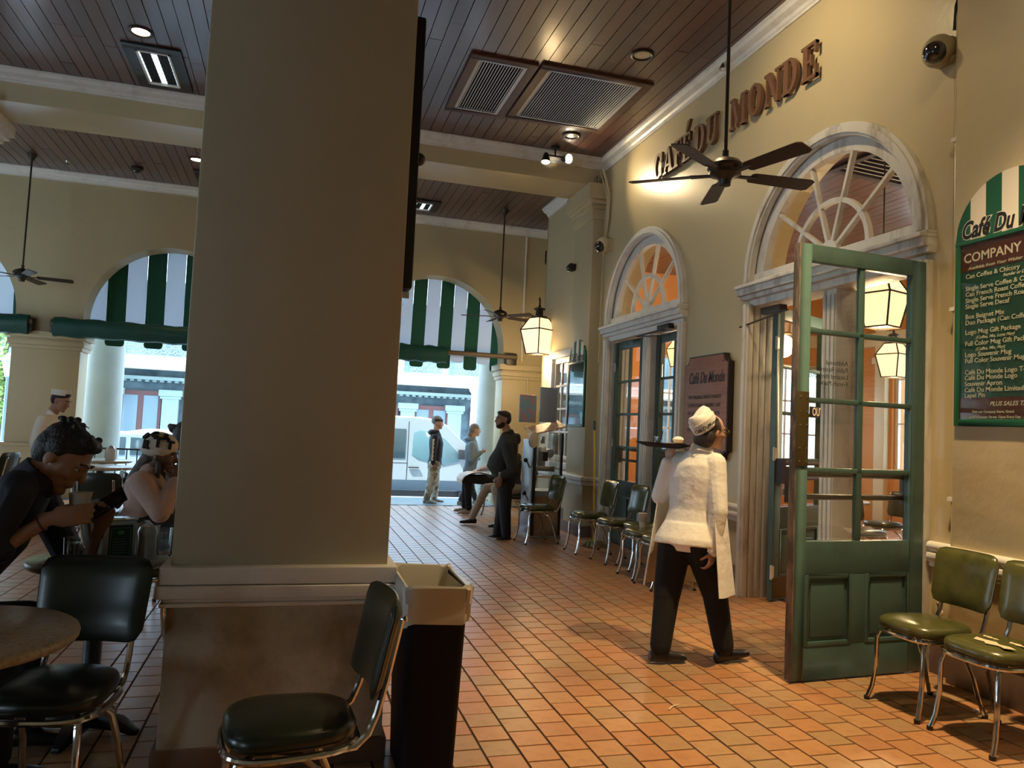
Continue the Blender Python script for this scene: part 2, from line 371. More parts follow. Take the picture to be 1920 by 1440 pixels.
# wall of the second bay with its window, then a recess
WB = 4.05
for nm, a, b, z0, z1 in (('wall_right', 10.45, 10.75, 0, ZC), ('wall_right', 11.75, 12.3, 0, ZC), ('wall_right', 10.75, 11.75, 2.62, ZC), ('wall_right', 10.75, 11.75, 0, 0.95)):
    struct(MB().box(WB, WB + 0.4, a, b, z0, z1).build(nm, M['wall']))
struct(MB().box(4.55, 4.9, 12.2, 13.75, 0, ZC).build('wall_right', M['wall']))
struct(MB().box(4.05, 4.9, 12.28, 12.32, 0, ZC).build('wall_right', M['wall']))
crown((WX, 9.75, ZC - .001), (WX, 3.78, ZC - .001), (-1, 0, 0), 'trim_1')
crown((3.955, 3.78, ZC - .001), (3.955, -2.5, ZC - .001), (-1, 0, 0), 'trim_1')
crown((WB, 12.3, ZC - .001), (WB, 10.5, ZC - .001), (-1, 0, 0), 'trim_1')
crown((4.55, 13.7, ZC - .001), (4.55, 12.32, ZC - .001), (-1, 0, 0), 'trim_1')
# chair rails and baseboards along the right wall
rail((WX, 4.0, RZ), (WX, 3.78, RZ), (-1, 0, 0)); rail((3.955, 3.78, RZ), (3.955, -2, RZ), (-1, 0, 0))
rail((WX, 7.3, RZ), (WX, 6.16, RZ), (-1, 0, 0)); rail((WX, 9.72, RZ), (WX, 9.48, RZ), (-1, 0, 0)); rail((WB, 12.3, RZ), (WB, 10.5, RZ), (-1, 0, 0))
for X_, a, b in ((WX, 3.78, 3.98), (3.955, -2, 3.78), (WX, 6.15, 7.3), (WX, 9.48, 9.72), (WB, 10.5, 12.3)):
    struct(MB().box(X_ - 0.035, X_ + 0.01, a, b, 0, 0.26).box(X_ - 0.045, X_ + 0.01, a, b, 0.235, 0.26).build('baseboard_right', M['base_brown'], bevel=0.004))

# far wall with street arches
FW = 13.7
fw = wall('wall_far', -9, 4.6, ZC, [(-6.94, -4.34, 2.9, True, 0), (-3.38, -0.78, 2.9, True, 0), (1.13, 3.73, 2.9, True, 0)], (0, FW, 0), (1, 0, 0), (0, 1, 0), 0.42, M['wall'])
crown((-8.6, FW, ZC - .001), (4.55, FW, ZC - .001), (0, -1, 0), 'trim_1')
for a, b in ((-4.34, -3.38), (-0.78, 1.13), (3.73, 4.55)):
    im = MB()
    for hw, z0, z1 in ((0.0, 0.86, 2.36), (0.03, 2.36, 2.42), (0.055, 2.42, 2.5), (0.03, 2.5, 2.53), (0.08, 2.53, 2.64), (0.03, 0.0, 0.8), (0.06, 0.8, 0.86)):
        im.box(a - hw - .01, b + hw + .01, FW - 0.04 - hw, FW + 0.44 + hw, z0, z1)
    struct(im.build('pillar', M['wall'], bevel=0.01))
# unseen wall added to hold down daylight; its arch sends some to the pillar
wall('wall_back_light_block', -8.6, 4.0, ZC, [(-8.4, -6.8, 1.9, True, 0)], (0, -2.6, 0), (1, 0, 0), (0, -1, 0), 0.3, M['wall'])

wl = wall('wall_left_light_block', -2.9, 13.7, ZC, [(2.2, 4.6, 2.9, True, 0), (10.2, 12.0, 2.9, True, 0)], (-8.6, 0, 0), (0, 1, 0), (-1, 0, 0), 0.4, M['wall'])  # unseen arched wall added to cut the daylight from the left
# ------------------------------------------------------------------ cafe interior behind the right wall
IZ = 4.55
struct(MB().box(4.37, 11.2, -2.6, 13.8, -0.02, 0.0).build('floor', M['tile_s']))
for nm, bx in (('wall_interior', (10.8, 11.1, -2.6, 6.8, 0, IZ)), ('wall_interior', (10.8, 11.1, 7.9, 8.7, 0, IZ)), ('wall_interior', (10.8, 11.1, 9.8, 10.6, 0, IZ)), ('wall_interior', (10.8, 11.1, 11.68, 13.4, 0, IZ)),
               ('wall_interior', (10.8, 11.1, 6.8, 11.68, 3.6, IZ)), ('wall_interior', (10.8, 11.1, 6.8, 11.68, 0, 0.95)),
               ('wall_interior', (4.9, 6.4, 13.1, 13.4, 0, IZ)), ('wall_interior', (7.5, 8.6, 13.1, 13.4, 0, IZ)), ('wall_interior', (10.5, 10.9, 13.1, 13.4, 0, IZ)), ('wall_interior', (6.4, 10.5, 13.1, 13.4, 3.0, IZ)), ('wall_interior', (6.4, 10.5, 13.1, 13.4, 0, 0.85))):
    struct(MB().box(*bx).build(nm, M['orange_wall']))
struct(MB().box(4.37, 11.1, -2.9, -2.6, 0, IZ).build('wall_interior', M['orange_wall']))
planks('ceiling', 4.37, 11.1, -2.6, 13.4, lambda x, a, b: False, z=IZ, wdt=0.14, L0=3)
# windows of the interior, white frames and panes
def grid_window(name, o, u, w_, z0, z1, nc, nr, n_, mfr, fr=0.07, mt=0.03, dep=0.06, kind=True, glassm='glass', label=None):
    o = Vector(o); u = Vector(u); n_ = Vector(n_)
    r = thing(name, label, None); r['kind'] = 'structure'
    m = Matrix((u, n_, Vector((0, 0, 1)))).transposed()
    def b(mb, a0, a1, c0, c1, d=dep): mb.obox(o + u * (a0 + a1) / 2 + Vector((0, 0, (c0 + c1) / 2)), ((a1 - a0) / 2, d / 2, (c1 - c0) / 2), m)
    f = MB(); b(f, 0, fr, z0, z1); b(f, w_ - fr, w_, z0, z1); b(f, fr, w_ - fr, z0, z0 + fr); b(f, fr, w_ - fr, z1 - fr, z1)
    f.build('window_frame', mfr, r, bevel=0.004)
    g_ = MB(); iw, ih = w_ - 2 * fr, z1 - z0 - 2 * fr
    for i in range(1, nc): b(g_, fr + iw * i / nc - mt / 2, fr + iw * i / nc + mt / 2, z0 + fr, z1 - fr, dep * .7)
    for j in range(1, nr): b(g_, fr, w_ - fr, z0 + fr + ih * j / nr - mt / 2, z0 + fr + ih * j / nr + mt / 2, dep * .7)
    g_.build('muntins', mfr, r, bevel=0.003)
    for i in range(nc):
        for j in range(nr):
            p = MB(); b(p, fr + iw * i / nc + mt / 2, fr + iw * (i + 1) / nc - mt / 2, z0 + fr + ih * j / nr + mt / 2, z0 + fr + ih * (j + 1) / nr - mt / 2, 0.004)
            p.build('pane', M[glassm], r)
    return r
for y, w_ in ((6.8, 1.1), (8.7, 1.1), (10.6, 1.08)): grid_window('window_1', (10.9, y, 0), (0, 1, 0), w_, 0.95, 3.6, 2, 3, (-1, 0, 0), M['trim'])
for x, w_, c_ in ((6.4, 1.1, 2), (8.6, 1.9, 4)): grid_window('window_2', (x, 13.2, 0), (1, 0, 0), w_, 0.85, 3.0, c_, 3, (0, -1, 0), M['trim'])
for y in (8.05, 9.95, 11.75):   # cream interior pilasters
    struct(MB().box(10.68, 10.8, y, y + .26, 0, IZ).box(10.64, 10.8, y - .04, y + .3, 3.0, 3.12).build('pillar', M['cream'], bevel=0.01))
for x in (7.65, 10.5): struct(MB().box(x, x + .28, 12.9, 13.1, 0, IZ).build('pillar', M['cream'], bevel=0.01))
struct(MB().box(4.37, 10.8, 13.0, 13.1, 3.35, 3.6).box(10.7, 10.8, -2, 13.1, 3.35, 3.6).build('trim_3', M['cream'], bevel=0.01))
# daylight ground outside those windows
struct(MB().box(11.1, 40, -6, 60, -0.62, -0.5).build('pavement', mat('pale_pavement', (0.6, 0.6, 0.58), 0.8)))
struct(MB().box(17, 17.4, 0, 30, -0.5, 6).build('wall_across', mat('pale_wall', (0.7, 0.72, 0.72), 0.8)))
# lanterns
lampglass = mat('lit_lantern_glass', (0.9, 0.8, 0.6), 0.5, emit=((1.0, 0.72, 0.38), 1.5))
bulb = mat('lit_bulb', (1, 1, 1), 0.5, emit=((1.0, 0.86, 0.62), 60))
def lantern(loc, label, s=1.0, mount='chain', energy=60, rz=0.3):
    r = thing('lantern', label, 'lantern', loc, rz)
    wt, wb, h, rt = 0.16 * s, 0.105 * s, 0.30 * s, 0.085 * s
    def sq(a, z): return [Vector((i * a, j * a, z)) for i, j in ((-1, -1), (1, -1), (1, 1), (-1, 1))]
    T, B_, R_ = sq(wt, 0), sq(wb, -h), sq(rt, 0.15 * s)
    fm = MB()
    for i in range(4):
        for a, b in ((T[i], B_[i]), (T[i], T[(i + 1) % 4]), (B_[i], B_[(i + 1) % 4]), (T[i], R_[i]), (R_[i], R_[(i + 1) % 4])): fm.bar(a, b, 0.014 * s, 0.014 * s)
    fm.build('lantern_frame', M['bronze'], r)
    for i in range(4):
        k = (i + 1) % 4
        MB().add([T[i] * .99, T[k] * .99, B_[k] * .99, B_[i] * .99], [(0, 1, 2, 3)]).build('pane', lampglass, r)
        MB().add([R_[i], R_[k], T[k] * .99, T[i] * .99], [(0, 1, 2, 3)]).build('roof_pane', lampglass, r)
    MB().lathe([(rt * 1.15, 0.15 * s), (rt * 1.2, 0.17 * s), (0.05 * s, 0.18 * s), (0.045 * s, 0.25 * s), (0.07 * s, 0.255 * s), (0.075 * s, 0.27 * s), (0.02 * s, 0.29 * s), (0.012, 0.33 * s)], n=12).build('cap', M['bronze'], r, smooth=True)
    MB().ell((0, 0, -0.14 * s), (0.035, 0.035, 0.06)).build('bulb', bulb, r, smooth=True)
    if mount == 'chain': MB().tube([(0, 0, 0.3 * s), (0, 0, IZ - loc[2])], 0.007, 6).build('rod', M['bronze'], r)
    lamp('lantern_glow', 'POINT', (0, 0, 0.42 * s if mount == 'x' else -0.42 * s), energy, WARM, 0.12, parent=r)
    return r
p = PX(1655, 558, 5.3); lantern((p.x, p.y, p.z + .03), 'large lit hanging lantern seen through the top panes of the open door', 1.05, energy=60)
p = PX(1675, 668, 8.4); lantern((p.x, p.y, p.z + .02), 'smaller lit hanging lantern below the large one, deeper inside', 1.1, energy=60)
p = PX(1275, 655, 6.2); lantern((p.x, p.y, p.z), 'lit lantern glimpsed through the far double door by the wooden plaque', 1.0, energy=70)
for x, y in ((6.8, 4.0), (8, 6.5), (6.5, 10.5)): lamp('interior_glow', 'POINT', (x, y, 4.2), 75, (1, .78, .5), 0.3)

# ------------------------------------------------------------------ arched door surrounds
def surround(cy, nm, old=False):
    m = M['trim_old'] if old else M['trim']
    r = thing(nm, None, None); r['kind'] = 'structure'
    R1 = RO + 0.055; R0 = RO - 0.045
    # outer architrave: legs and arch
    def ringarch(ra, rb, x0, x1, name, mm, a0=0, a1=PI, n=36, c=(cy, ZS)):
        rings = []
        for i in range(n + 1):
            a = a0 + (a1 - a0) * i / n; cc, ss = math.cos(a), math.sin(a)
            rings.append([(x0, c[0] + rb * cc, c[1] + rb * ss), (x0, c[0] + ra * cc, c[1] + ra * ss), (x1, c[0] + ra * cc, c[1] + ra * ss), (x1, c[0] + rb * cc, c[1] + rb * ss)])
        return MB().ring(rings).build(name, mm, r, smooth=True, angle=40)
    ringarch(R0, R1, WX - 0.055, WX, 'arch_moulding', m); ringarch(R0 + .02, R1 - .03, WX - 0.075, WX - .05, 'arch_moulding', m)
    ringarch(RO - 0.15, RO - 0.01, WX + 0.02, WX + 0.09, 'arch_frame', m)
    lm = MB()
    for s in (-1, 1):
        for a, b, x0 in ((R0, R1, WX - 0.055), (R0 + .02, R1 - .03, WX - .075)): lm.box(x0, WX, *sorted((cy + s * a, cy + s * b)), 0, ZS - 0.2)
        # fluted reveal
        for k in range(4): lm.box(WX + 0.02 + k * .07, WX + 0.075 + k * .07, *sorted((cy + s * (RO - 0.035), cy + s * RO)), 0, ZS - 0.2)
        lm.box(WX, WX + 0.32, *sorted((cy + s * (RO - 0.02), cy + s * RO)), 0, ZS - 0.2)
    lm.build('casing', m, r, bevel=0.006)
    # transom with cornice
    tm_ = MB().box(WX - 0.01, WX + 0.25, cy - RO, cy + RO, 2.66, ZS + 0.08)
    for dx, z0, z1 in ((0.05, 2.72, 2.76), (0.09, 2.76, 2.82), (0.12, 2.82, 2.85), (0.07, 2.85, 2.87)): tm_.box(WX - dx - .02, WX, cy - RO - .08, cy + RO + .08, z0, z1)
    tm_.build('transom', m, r, bevel=0.006)
    # centre post
    pm = MB().box(WX + 0.05, WX + 0.24, cy - 0.075, cy + 0.075, 0, 2.67)
    for k in (-.05, 0, .05): pm.box(WX + 0.035, WX + 0.06, cy + k - .017, cy + k + .017, 0, 2.62)
    pm.build('centre_post', m, r, bevel=0.006)
    # fan muntins
    xa, xb = WX + 0.03, WX + 0.075; c0 = (cy, ZS + 0.08)
    ringarch(0.40, 0.44, xa, xb, 'fan_ring', m, n=24, c=c0)
    ringarch(0.0, 0.10, xa - .01, xb, 'fan_hub', m, n=12, c=c0)
    for a in (36, 72, 108, 144):
        a = math.radians(a); e = RO - 0.13
        # length to the frame circle about (cy, ZS)
        d_ = Vector((math.cos(a), math.sin(a))); bq = 0.08 * d_.y; t = -bq + math.sqrt(bq * bq - 0.0064 + e * e)
        MB().bar((xa + .02, cy, ZS + .08), (xa + .02, cy + d_.x * t, ZS + .08 + d_.y * t), 0.045, 0.03, up=(0, -d_.y, d_.x)).build('fan_spoke', m, r, bevel=0.005)
    gp = [(cy + x, z) for x, z in [(q[0], q[1]) for q in arc((0, ZS), RO - .13, 0, PI, 24)]]
    MB().add([(xb - .01, a, max(b, ZS + .06)) for a, b in gp], [tuple(range(len(gp)))]).build('fan_glass', M['glass'], r)
    return r
surround(CB, 'trim_4', True); surround(CS, 'trim_5')

# ------------------------------------------------------------------ green glazed doors
def door(name, loc, ang, label, wd=0.94, flip=False, bar=True, plate=False, sign=None, brasskick=False, st1=.115):
    """leaf in the plane u (length) x z, hinge at u=0; faces +-v"""
    r = thing(name, label, 'door', loc, ang); r['kind'] = 'structure'; H_, t = 2.63, 0.05
    st = 0.115; mid = (st + wd - st1) / 2
    rows = [0.82, 1.245, 1.68, 2.11, 2.545 - 0.0]; gt = 2.545 - .03
    f = MB()
    f.box(0, st, -t / 2, t / 2, 0, H_); f.box(wd - st1, wd, -t / 2, t / 2, 0, H_)
    f.box(st, wd - st1, -t / 2, t / 2, H_ - .105, H_); f.box(st, wd - st1, -t / 2, t / 2, 0.62, 0.82); f.box(st, wd - st1, -t / 2, t / 2, 0, 0.20)
    f.box(mid - .055, mid + .055, -t / 2, t / 2, .2, .62)
    f.build('leaf_frame', M['green'], r, bevel=0.005)
    g_ = MB(); g_.box(mid - .02, mid + .02, -.018, .018, .82, H_ - .105)
    bw = (H_ - .105 - .82) / 4
    for k in (1, 2, 3): g_.box(st, wd - st1, -.018, .018, .82 + bw * k - .016, .82 + bw * k + .016)
    g_.build('muntins', M['green'], r, bevel=0.006)
    for a, b in ((st, mid - .02), (mid + .02, wd - st1)):
        for k in range(4): MB().box(a, b, -.003, .003, .82 + bw * k + .016, .82 + bw * (k + 1) - .016).build('pane', M['glass'], r)
    for a, b in ((st, mid - .055), (mid + .055, wd - st1)):
        q = MB().box(a, b, -.012, .012, .2, .62)
        q.build('panel', M['green'], r, bevel=0.002)
        for s in (-1, 1):
            m_ = MB(); y0, y1 = (s * .012, s * (t / 2 + .004)) if s > 0 else (s * (t / 2 + .004), s * .012)
            m_.box(a, a + .025, y0, y1, .2, .62); m_.box(b - .025, b, y0, y1, .2, .62); m_.box(a + .025, b - .025, y0, y1, .2, .225); m_.box(a + .025, b - .025, y0, y1, .595, .62)
            m_.build('panel_moulding', M['green'], r, bevel=0.006)
            MB().box(a + .05, b - .05, *sorted((s * .01, s * .019)), .25, .57).build('panel', M['green'], r, bevel=0.004)
    MB().box(wd, wd + 0.012, -t / 2 - .002, t / 2 + .002, 0, H_).build('worn_edge', M['worn_edge'], r, bevel=0.003)
    for z in (0.25, 1.3, 2.3): MB().cyl((-.012, -t / 2, z - .06), (-.012, -t / 2, z + .06), .012).box(-.01, .03, -t / 2 - .004, -t / 2, z - .05, z + .05).build('hinge', M['trim_old'], r)
    s = -1 if flip else 1
    if bar:
        b_ = MB(); yy = s * 0.075
        b_.tube([(.03, yy, 1.22), (wd - .03, yy, 1.22)], .02, 8); b_.tube([(.03, s * .06, 1.08), (wd - .03, s * .06, 1.08)], .018, 8)
        b_.box(.02, .07, *sorted((s * .02, s * .1)), 1.04, 1.26); b_.box(wd - .07, wd - .02, *sorted((s * .02, s * .1)), 1.04, 1.26)
        b_.build('push_bar', M['bronze'], r, smooth=True)
    if plate:
        MB().box(wd - .11, wd + .014, -t / 2 - .006, -t / 2, 1.27, 1.70).build('edge_plate', M['brass'], r, bevel=0.002)
        sc_ = MB()
        for z in (1.3, 1.38, 1.52, 1.6, 1.67):
            for x in (wd - .03, wd - .075): sc_.lathe([(.006, 0), (.004, -.004)], (x, -t / 2 - .006, z), 8, 'y')
        sc_.build('screws', M['chrome'], r)
    if brasskick: MB().box(.02, wd - .02, *sorted((-t / 2 - .006, -t / 2)), 0.02, 0.2).build('kick_plate', M['brass'], r, bevel=0.002)
    return r
# open leaf swung into the aisle; hinge at the near jamb
hx, hy = 3.93, 4.0; fx, fy = 2.912, 3.925
dN = door('door_1', (hx, hy, 0.012), math.atan2(fy - hy, fx - hx), 'green paned door leaf swung wide open into the aisle, worn edge and brass plate', wd=math.hypot(fx - hx, fy - hy), flip=True, plate=False, st1=.082)
# (in this leaf's frame +v faces the camera)
wdN = math.hypot(fx - hx, fy - hy)
MB().box(wdN - .080, wdN + .014, .025, .031, 1.27, 1.72).build('edge_plate', M['brass'], dN, bevel=0.002)
q = MB()
for z in (1.3, 1.38, 1.52, 1.6, 1.69):
    for x in (wdN - .015, wdN - .065): q.ell((x, .032, z), (.006, .004, .006), n=8, k=5)
q.build('screws', M['chrome'], dN)
INKG = mat('faded_door_lettering', (0.05, 0.05, 0.045), .7)
for k, s_ in enumerate(('Additional', 'Public Restrooms', 'Located throughout', 'French Market')):
    # printed on the back of the glass, so it reads mirrored from the aisle
    text('lettering', s_, 0.042, INKG, frame((wdN - .14, -0.006, 1.90 - k * .043), (-1, 0, 0), (0, 0, 1)) @ Matrix.Scale(-1, 4, (1, 0, 0)) @ Matrix.Translation((-.27, 0, 0)), dN, extrude=0.0004)
# leaf swung into the room, hinge at the far jamb
dL = door('door_2', (4.15, 5.90, 0.012), math.radians(25), 'dark green paned door leaf swung into the cafe with a small OUT sign', brasskick=True, flip=True)
osn = MB().box(.60, .90, -.034, -.028, 1.66, 1.76).build('out_sign', M['black'], dL, bevel=0.001)
IVORY = mat('ivory_lettering', (0.75, 0.68, 0.45), .6)
text('lettering', 'OUT', 0.11, IVORY, frame((.645, -.036, 1.675), (1, 0, 0), (0, 0, 1)), osn, extrude=.001, bold=.002, width=.2)
MB().box(.16, .30, -.014, -.010, .92, 1.09).build('notice', M['white'], dL)
MB().box(.17, .29, -.016, -.014, .93, .98).build('notice', mat('blue_notice_band', (.1, .25, .55), .6), dL)
# far double door, both leaves shut
door('door_3', (WX + 0.10, CS + RO - .05, 0.012), -PI / 2, 'green paned door leaf, shut, next to the yellow mop handle', wd=0.87)
door('door_4', (WX + 0.17, CS - RO + .05, 0.012), PI / 2, 'green paned door leaf, shut, nearer the wooden plaque', wd=0.87, flip=True)
# door closers
def closer(loc, label, arm):
    r = thing('door_closer', label, 'door closer', loc)
    MB().box(-.05, .03, -.14, .14, -.03, .03).build('closer_body', M['bronze'], r, bevel=0.008)
    MB().bar((-.04, .1, -.03), arm, .02, .01).bar(arm, (-.02, -.1 if arm[1] > 0 else .5, -.1), .02, .01).build('closer_arm', M['black'], r)
closer((WX - .02, 5.72, 2.58), 'bronze door closer under the cornice of the open double door', (-.12, -.35, -.06))
closer((WX - .03, 7.72, 2.66), 'black door closer over the shut double door', (-.1, .55, -.06))

# window beside the kiosk in the second bay
grid_window('window_3', (WB + .05, 11.75, 0), (0, -1, 0), 1.0, .95, 2.62, 3, 4, (-1, 0, 0), M['trim'], fr=.1)
struct(MB().box(WB - .05, WB + .02, 10.68, 11.82, 2.60, 2.70).box(WB - .03, WB + .02, 10.68, 10.78, .9, 2.6).box(WB - .03, WB + .02, 11.72, 11.82, .9, 2.6).box(WB - .08, WB + .02, 10.66, 11.84, .86, .95).build('trim_6', M['trim'], bevel=.005))
struct(MB().box(WB + .3, WB + .34, 10.7, 11.8, .5, 3).build('trim_7', M['cream']))

# ------------------------------------------------------------------ outside: sidewalk, street, gallery columns, building
side = mat('shaded_sidewalk', (0.17, 0.24, 0.25), 0.32, var=(2, (0.12, 0.17, 0.19), .4, .7), bump=(10, .15, .01))  # paving colour darkened and blued to carry the shade under the gallery
s_ = MB(); s_.add([(-30, 13.5, -.012), (14, 13.5, -.012), (14, 16.1, -.11), (-30, 16.1, -.11), (-30, 13.5, -.6), (14, 13.5, -.6), (14, 16.1, -.6), (-30, 16.1, -.6)], [(0, 1, 2, 3), (7, 6, 5, 4), (0, 4, 5, 1), (1, 5, 6, 2), (2, 6, 7, 3), (3, 7, 4, 0)])
struct(s_.build('sidewalk', side))
struct(MB().box(-30, 14, 16.1, 16.5, -.6, -.13).build('kerb', mat('pale_kerb', (.75, .75, .72), .7)))
struct(MB().box(-60, 60, 16.5, 27, -.62, -.5).build('street', mat('asphalt', (.42, .44, .45), .8)))
struct(MB().box(-60, 60, 27, 30.2, -.6, -.35).build('sidewalk', mat('far_paving', (.5, .5, .48), .8)))
struct(MB().box(-30, 14, 14.12, 16.3, 5.0, 5.4).build('gallery_roof', M['white']))
colm = mat('white_column_stucco', (0.45, 0.47, 0.43), .6, var=(2, (.38, .41, .37), .4, .7), bump=(12, .1, .01))
for x in (-3.43, -7.6, 4.07, -.15 + .3):
    c = thing('column', None, None, (x, 15.7, -.1)); c['kind'] = 'structure'
    MB().lathe([(.33, .1), (.325, 1.5), (.30, 3.4), (.285, 5.1)], n=32).build('shaft', colm, c, smooth=True)
    MB().lathe([(.42, 0), (.42, .06), (.36, .1)], n=32).build('base', colm, c)
# awnings: green and white stripes, each stripe its own cloth panel
grn = mat('green_awning_cloth', (0.010, 0.105, 0.072), .8, bump=(80, .1, .003)); grn.node_tree.nodes['Principled BSDF'].inputs['Transmission Weight'].default_value = 0
wht = bpy.data.materials.new('white_awning_cloth'); wht.use_nodes = True
_n = wht.node_tree; _n.nodes.clear(); _o = _n.nodes.new('ShaderNodeOutputMaterial'); _m = _n.nodes.new('ShaderNodeMixShader'); _d = _n.nodes.new('ShaderNodeBsdfDiffuse'); _t = _n.nodes.new('ShaderNodeBsdfTranslucent')
_d.inputs[0].default_value = (.78, .8, .82, 1); _t.inputs[0].default_value = (.72, .78, .85, 1); _m.inputs[0].default_value = .35
_n.links.new(_d.outputs[0], _m.inputs[1]); _n.links.new(_t.outputs[0], _m.inputs[2]); _n.links.new(_m.outputs[0], _o.inputs[0])
def awning(cx, label, off=0, sw=.262, ph=0.0):
    r = thing('awning', label, 'awning', (cx, 14.14, 0)); n = 13 if sw < .3 else 11
    for k in range(n):
        xa = -sw * n / 2 + k * sw + ph; xb = xa + sw; g_ = (k + off) % 2 == 0; mm = grn if g_ else wht; e = .002
        q = MB()
        q.add([(xa + e, 0, 4.5), (xb - e, 0, 4.5), (xb - e, .16, 2.80), (xa + e, .16, 2.80), (xa + e, .012, 4.5), (xb - e, .012, 4.5), (xb - e, .172, 2.80), (xa + e, .172, 2.80)],
              [(0, 1, 2, 3), (7, 6, 5, 4), (0, 4, 5, 1), (1, 5, 6, 2), (2, 6, 7, 3), (3, 7, 4, 0)])
        q.build('cloth_panel', mm, r)
        zb = 2.53 if g_ else 2.66; c = .05
        MB().prism([(xa + e, 2.80), (xa + e, zb + c), (xa + .015, zb + .015), (xa + c, zb), (xb - c, zb), (xb - .015, zb + .015), (xb - e, zb + c), (xb - e, 2.80)], (0, .165, 0), (1, 0, 0), (0, 0, 1), (0, 1, 0), .006).build('valance_tab', mm, r)
    fr = MB()
    for x in (-sw * n / 2, sw * n / 2): fr.tube([(x, .03, 4.5), (x, .19, 2.78)], .013, 6)
    fr.tube([(-sw * n / 2, .19, 2.79), (sw * n / 2, .19, 2.79)], .013, 6); fr.build('awning_frame', M['trim'], r)
awning(PY(935.5, 620, 14.2).x - .262 * 6, 'striped awning outside the street arch on the right', 0, .262); awning(PY(252, 600, 14.2).x + .305, 'striped awning outside the street arch left of the near pillar', 1, .305); awning(-5.75, 'striped awning at the far left edge of the view', 1)
# rolled rain curtains on the inner face of the far wall
cur = mat('green_tarpaulin', (0.008, 0.07, 0.055), .45, bump=(6, .5, .03))
def roll(x0, x1, label, bx0, bx1):
    r = thing('rolled_curtain', label, 'curtain', (0, FW - .16, 2.74)); q = MB(); n = 24; rings = []
    for i in range(n + 1):
        x = x0 + (x1 - x0) * i / n; s = .01 * math.sin(i * 1.7)
        rings.append([(x, .10 * math.cos(a) * (1.0), .135 * math.sin(a) + s - (.04 if math.sin(a) < -.5 else 0)) for a in [2 * PI * j / 12 for j in range(12)]])
    q.ring(rings).build('curtain_roll', cur, r, smooth=True)
    MB().tube([(bx0, 0, .03), (bx1, 0, .03)], .045, 10).build('curtain_bar', mat('dull_bronze_bar', (.13, .10, .065), .5) if 'dull_bronze_bar' not in bpy.data.materials else bpy.data.materials['dull_bronze_bar'], r, smooth=True)
    for x in (bx0 + .1, bx1 - .1): MB().box(x - .1, x + .1, .0, .15, -.12, .1).build('bracket', M['black'], r, bevel=.01)
roll(-3.75, -.7, 'rolled green rain curtain left of the near pillar', -3.8, -.6); roll(-7.2, -4.1, 'rolled green rain curtain at the far left edge', -7.3, -4.05)
roll(.95, 2.62, 'rolled green rain curtain under the right street arch with bare bar beyond', .9, 3.95)

# building across the street
bst = mat('shaded_blue_stucco', (.11, .17, .20), .8, var=(1.2, (.05, .085, .11), .42, .62), bump=(6, .4, .05)); bwh = mat('sunlit_white_masonry', (.82, .82, .8), .7)  # stucco colour made darker and bluer for the shading of the front
red = mat('rust_red_frame', (.11, .05, .05), .6); pcol = mat('pale_pilaster', (.24, .35, .36), .7)
bd = thing('facade_building', 'two-storey building across the street with white balcony band and red doors', 'building', (0, 30, -.5))
MB().box(-16, 22, .3, 1.5, 0, 6.8).build('wall', bst, bd)
MB().box(-16, 22, -1.4, .3, 3.5, 3.82).build('balcony_band', bwh, bd); MB().box(-16, 22, -1.45, .3, 3.8, 3.88).build('balcony_band', bwh, bd)
MB().box(-16, 22, -.1, .3, 3.12, 3.24).build('cornice', pcol, bd)
dn = MB()
for i in range(150): dn.box(-16 + i * .25, -15.87 + i * .25, .05, .2, 3.05, 3.12)
dn.build('dentils', pcol, bd, kind='stuff')
for i, x in enumerate([-8.4, -6.3, -4.35, -2, 0.2, 2.3, 4.35, 6.25, 9.0, 11.2]):
    MB().box(x - .28, x + .28, .0, .3, 0, 2.5).box(x - .4, x + .4, -.08, .3, 2.55, 2.78).box(x - .35, x + .35, -.04, .3, 2.45, 2.55).build('pilaster', pcol, bd, bevel=.02)
for i, x in enumerate([-7.35, -5.35, -3.2, -.9, 1.25, 3.3, 5.3, 7.6, 10.1]):
    f = MB().box(x - .68, x + .68, .12, .3, 0, 2.72).build('shop_door', red, bd)
    for k in (-1, 1): MB().box(x + k * .34 - .24, x + k * .34 + .24, .1, .13, .3, 2.55).build('pane', mat('shop_glass', (.16, .24, .30), .15) if 'shop_glass' not in bpy.data.materials else bpy.data.materials['shop_glass'], f)
for x in (-12, -6.0, -.1, 6.75, 12.5): MB().lathe([(.14, 0), (.12, 3.25), (.2, 3.36), (.22, 3.5)], (x, -1.15, 0), 16).build('gallery_post', bwh, bd, smooth=True)
# cast-iron balcony railing panels
iron = mat('grey_blue_iron', (.16, .24, .28), .6)
def iron_panel(x0):
    q = MB(); W_ = 1.5
    q.box(x0, x0 + W_, -1.38, -1.34, 3.9, 3.94).box(x0, x0 + W_, -1.38, -1.34, 4.86, 4.9)
    for k in range(3):
        cx = x0 + .25 + k * .5
        for (dx, dz, r_) in ((0, .45, .2), (0, .45, .11), (-.13, .75, .1), (.13, .75, .1), (-.13, .17, .1), (.13, .17, .1), (0, .8, .06), (0, .1, .06)):
            q.tube([(cx + dx + r_ * math.cos(t), -1.36, 3.94 + dz + r_ * math.sin(t)) for t in [2 * PI * j / 10 for j in range(10)]], .02, 4, closed=True)
        q.bar((cx - .25, -1.36, 3.94), (cx + .25, -1.36, 4.86), .03, .03); q.bar((cx + .25, -1.36, 3.94), (cx - .25, -1.36, 4.86), .03, .03)
    return q
for k, x0 in enumerate([-9.4, -7.6, -5.85, -4.35, 2.3, 3.9, 5.7, 7.4]): iron_panel(x0).build('iron_railing', iron, bd)
for x in (-9.6, -7.75, -6.0, 3.8, 5.5, 7.3): MB().box(x - .1, x + .1, -1.5, -1.3, 3.85, 5.05).build('railing_post', bwh, bd)

